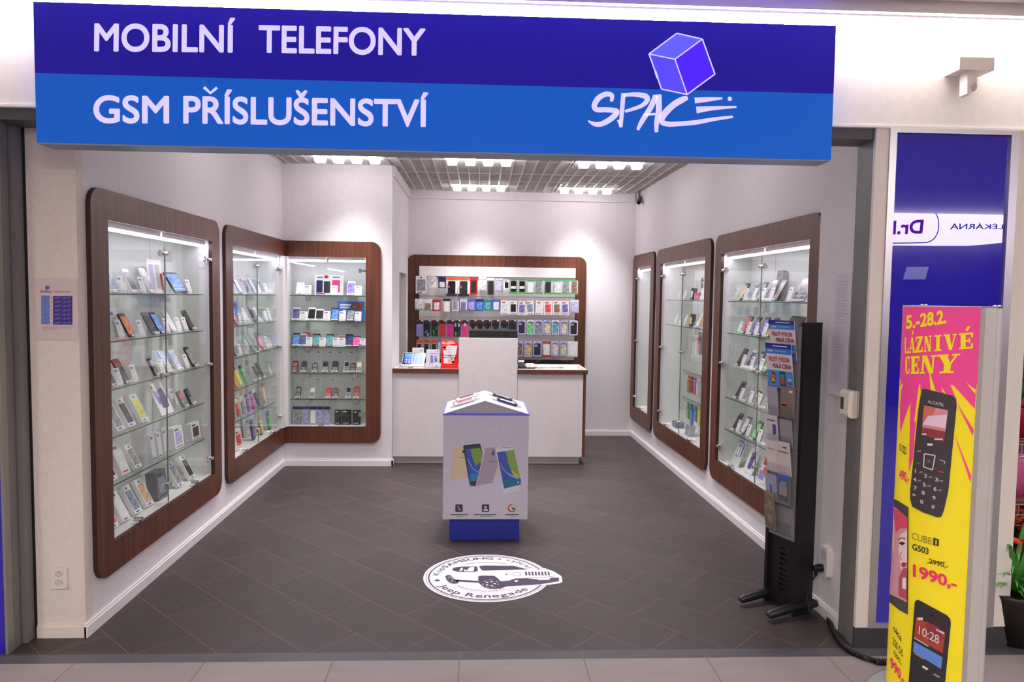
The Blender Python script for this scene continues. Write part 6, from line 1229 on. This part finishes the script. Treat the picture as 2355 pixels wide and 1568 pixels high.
for k in range(90):
    a_ = rnd.random()*2*pi; l = rnd.uniform(.18, .31); up = rnd.uniform(.04, .32); d = V((cos(a_), sin(a_), 0)); s_ = V((-sin(a_), cos(a_), 0)); o = V((c[0], c[1], .23)); P_l = []
    for i in range(6):
        k_2 = i/5; w = .0085*sin(pi*min(1, k_2*.85+.12)); q_ = o+d*l*k_2+V((0, 0, up*sin(k_2*pi*.62))); P_l += [q_-s_*w, q_+s_*w]
    b.add(P_l, [(2*i, 2*i+1, 2*i+3, 2*i+2) for i in range(5)])
b.build('leaves', noisy('3a7a2e', '5fae48', (9, 9, 9), .4, 'spiky leaf'), t)
b = MB(); flower(b, (c[0]+.02, c[1]-.02, .47), .05, 0, rnd); b.build('flower', mat('e8421f', .5), t)
# ---------------------------------------------------------------- across the hall: pharmacy sign that the blue panel mirrors
YM = 3.155*2-10.3
def mirr(px, py, lift=0): p = on(px, py, 1, 10.3); return V((p.x, YM+lift, p.z))
cp = crop(2040, 440, 5.6)
ms = lambda x, y, l: mirr(*cp(x, y), lift=.02+l*6)
t = thing('pharmacy_sign', 'backlit white curved pharmacy sign, seen mirrored in the glossy blue panel', 'sign', (7.0, YM, 2.3))
top = [(-900, 420), (-400, 330), (90, 222), (400, 205), (700, 202), (1000, 212), (1300, 228), (1540, 238), (2200, 262)]; bot = [(2200, 540), (1540, 655), (1300, 680), (1100, 695), (700, 695), (90, 690), (-400, 690), (-900, 690)]
SG = mat('e6dcf2', .5, emit=6.5, name='pharmacy sign glow')
b = MB(); lo = [mirr(*cp(*q_)) for q_ in top+bot]; tr = tessellate_polygon([[V((p.x, p.z, 0)) for p in lo]]); n_ = len(lo)
b.add([p+V((0, .02, 0)) for p in lo]+[p-V((0, .1, 0)) for p in lo], [tuple(q_) for q_ in tr]+[tuple(i+n_ for i in q_) for q_ in tr]+[(i, (i+1) % n_, n_+(i+1) % n_, n_+i) for i in range(n_)]); b.build('light_box', SG, t)
a = Art(ms); PU = mat('9a1a9a', .5, emit=.9); BL = mat('173a8a', .5, emit=.35)
a.text('Dr.Max', [(460, 365), (-330, 395), (-330, 570), (440, 545)], PU, 1, .03); a.text('L\u00c9K\u00c1RNA', [(1480, 430), (800, 415), (795, 492), (1478, 485)], BL, 1, .01)
a.stroke([(-700, 330), (90, 268), (380, 235), (500, 225), (580, 250), (635, 330), (650, 420), (640, 520), (590, 610), (520, 652), (440, 662), (90, 668), (-700, 668)], BL, 1, 13)
a.build('lettering', t)
b = MB(); b.box((-7, YM-.35, 0), (12, YM-.25, 2.84)); struct('wall_hall_far', b, noisy('6d6670', '5c5662', (2, 2, 2), .5, 'far hall wall'))
t = thing('window_notice', 'pale notice on the far shop front, mirrored in the blue panel', 'notice', (6.6, YM-.24, 1.8)); lo = [mirr(*cp(*q_)) for q_ in ((380, 965), (665, 965), (615, 1128), (330, 1128))]
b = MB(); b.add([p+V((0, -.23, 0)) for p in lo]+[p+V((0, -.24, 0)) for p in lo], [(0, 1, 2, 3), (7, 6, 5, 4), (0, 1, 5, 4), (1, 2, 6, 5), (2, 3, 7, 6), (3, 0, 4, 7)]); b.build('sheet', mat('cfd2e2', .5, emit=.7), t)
# ---------------------------------------------------------------- added hall fill lights and final settings
for i, (x, y) in enumerate(((-3.4, -.6), (0, -.6), (3.4, -.6), (-1.7, -2.4), (1.7, -2.4))):  # unseen fill lights, added behind the camera to brighten the hall
    t = thing('hall_fill_light', 'added square fill light under the hall ceiling behind the viewer', 'lamp', (x, y, 2.83), group='added hall ceiling fill lights')
    b = MB(); b.prism([(x-.32, y-.32), (x+.32, y-.32), (x+.32, y+.32), (x-.32, y+.32)], 2.815, 2.835, holes=[[(x-.28, y-.28), (x-.28, y+.28), (x+.28, y+.28), (x+.28, y-.28)]], fn=lambda u, d, z: (u, z, d)); b.build('frame', WHITE, t)
    b = MB(); b.box((x-.28, y-.28, 2.826), (x+.28, y+.28, 2.83)); b.build('fill_panel', mat('fffaf5', .5, emit=36.0, name='hall fill glow'), t)
w_ = bpy.data.worlds.new('world'); SC.world = w_; w_.use_nodes = True; bg = w_.node_tree.nodes['Background']; bg.inputs[0].default_value = lin('ffe8d8'); bg.inputs[1].default_value = .12
vs_ = SC.view_settings; vs_.view_transform = 'Standard'; vs_.look = 'None'; vs_.gamma = 1; vs_.use_curve_mapping = False; vs_.exposure = 1.16
SC.display_settings.display_device = 'sRGB'
SC.cycles.transparent_max_bounces = 24; SC.cycles.max_bounces = 8; SC.cycles.diffuse_bounces = 4; SC.cycles.glossy_bounces = 4; SC.cycles.sample_clamp_indirect = 4; SC.cycles.use_denoising = True
for o in COL.objects:                                   # a root that carries no turn may still sit off its parts
    if o.type == 'EMPTY' and not o.children: print('EMPTY WITHOUT PARTS', o.name, o.get('label'))
lb = {}
for o in COL.objects:
    if o.get('label') and not o.parent: lb.setdefault(o['label'], []).append(o.name)
for k, v_ in lb.items():
    if len(v_) > 1 and 'hall ceiling behind' not in k: print('SAME LABEL', k, v_)
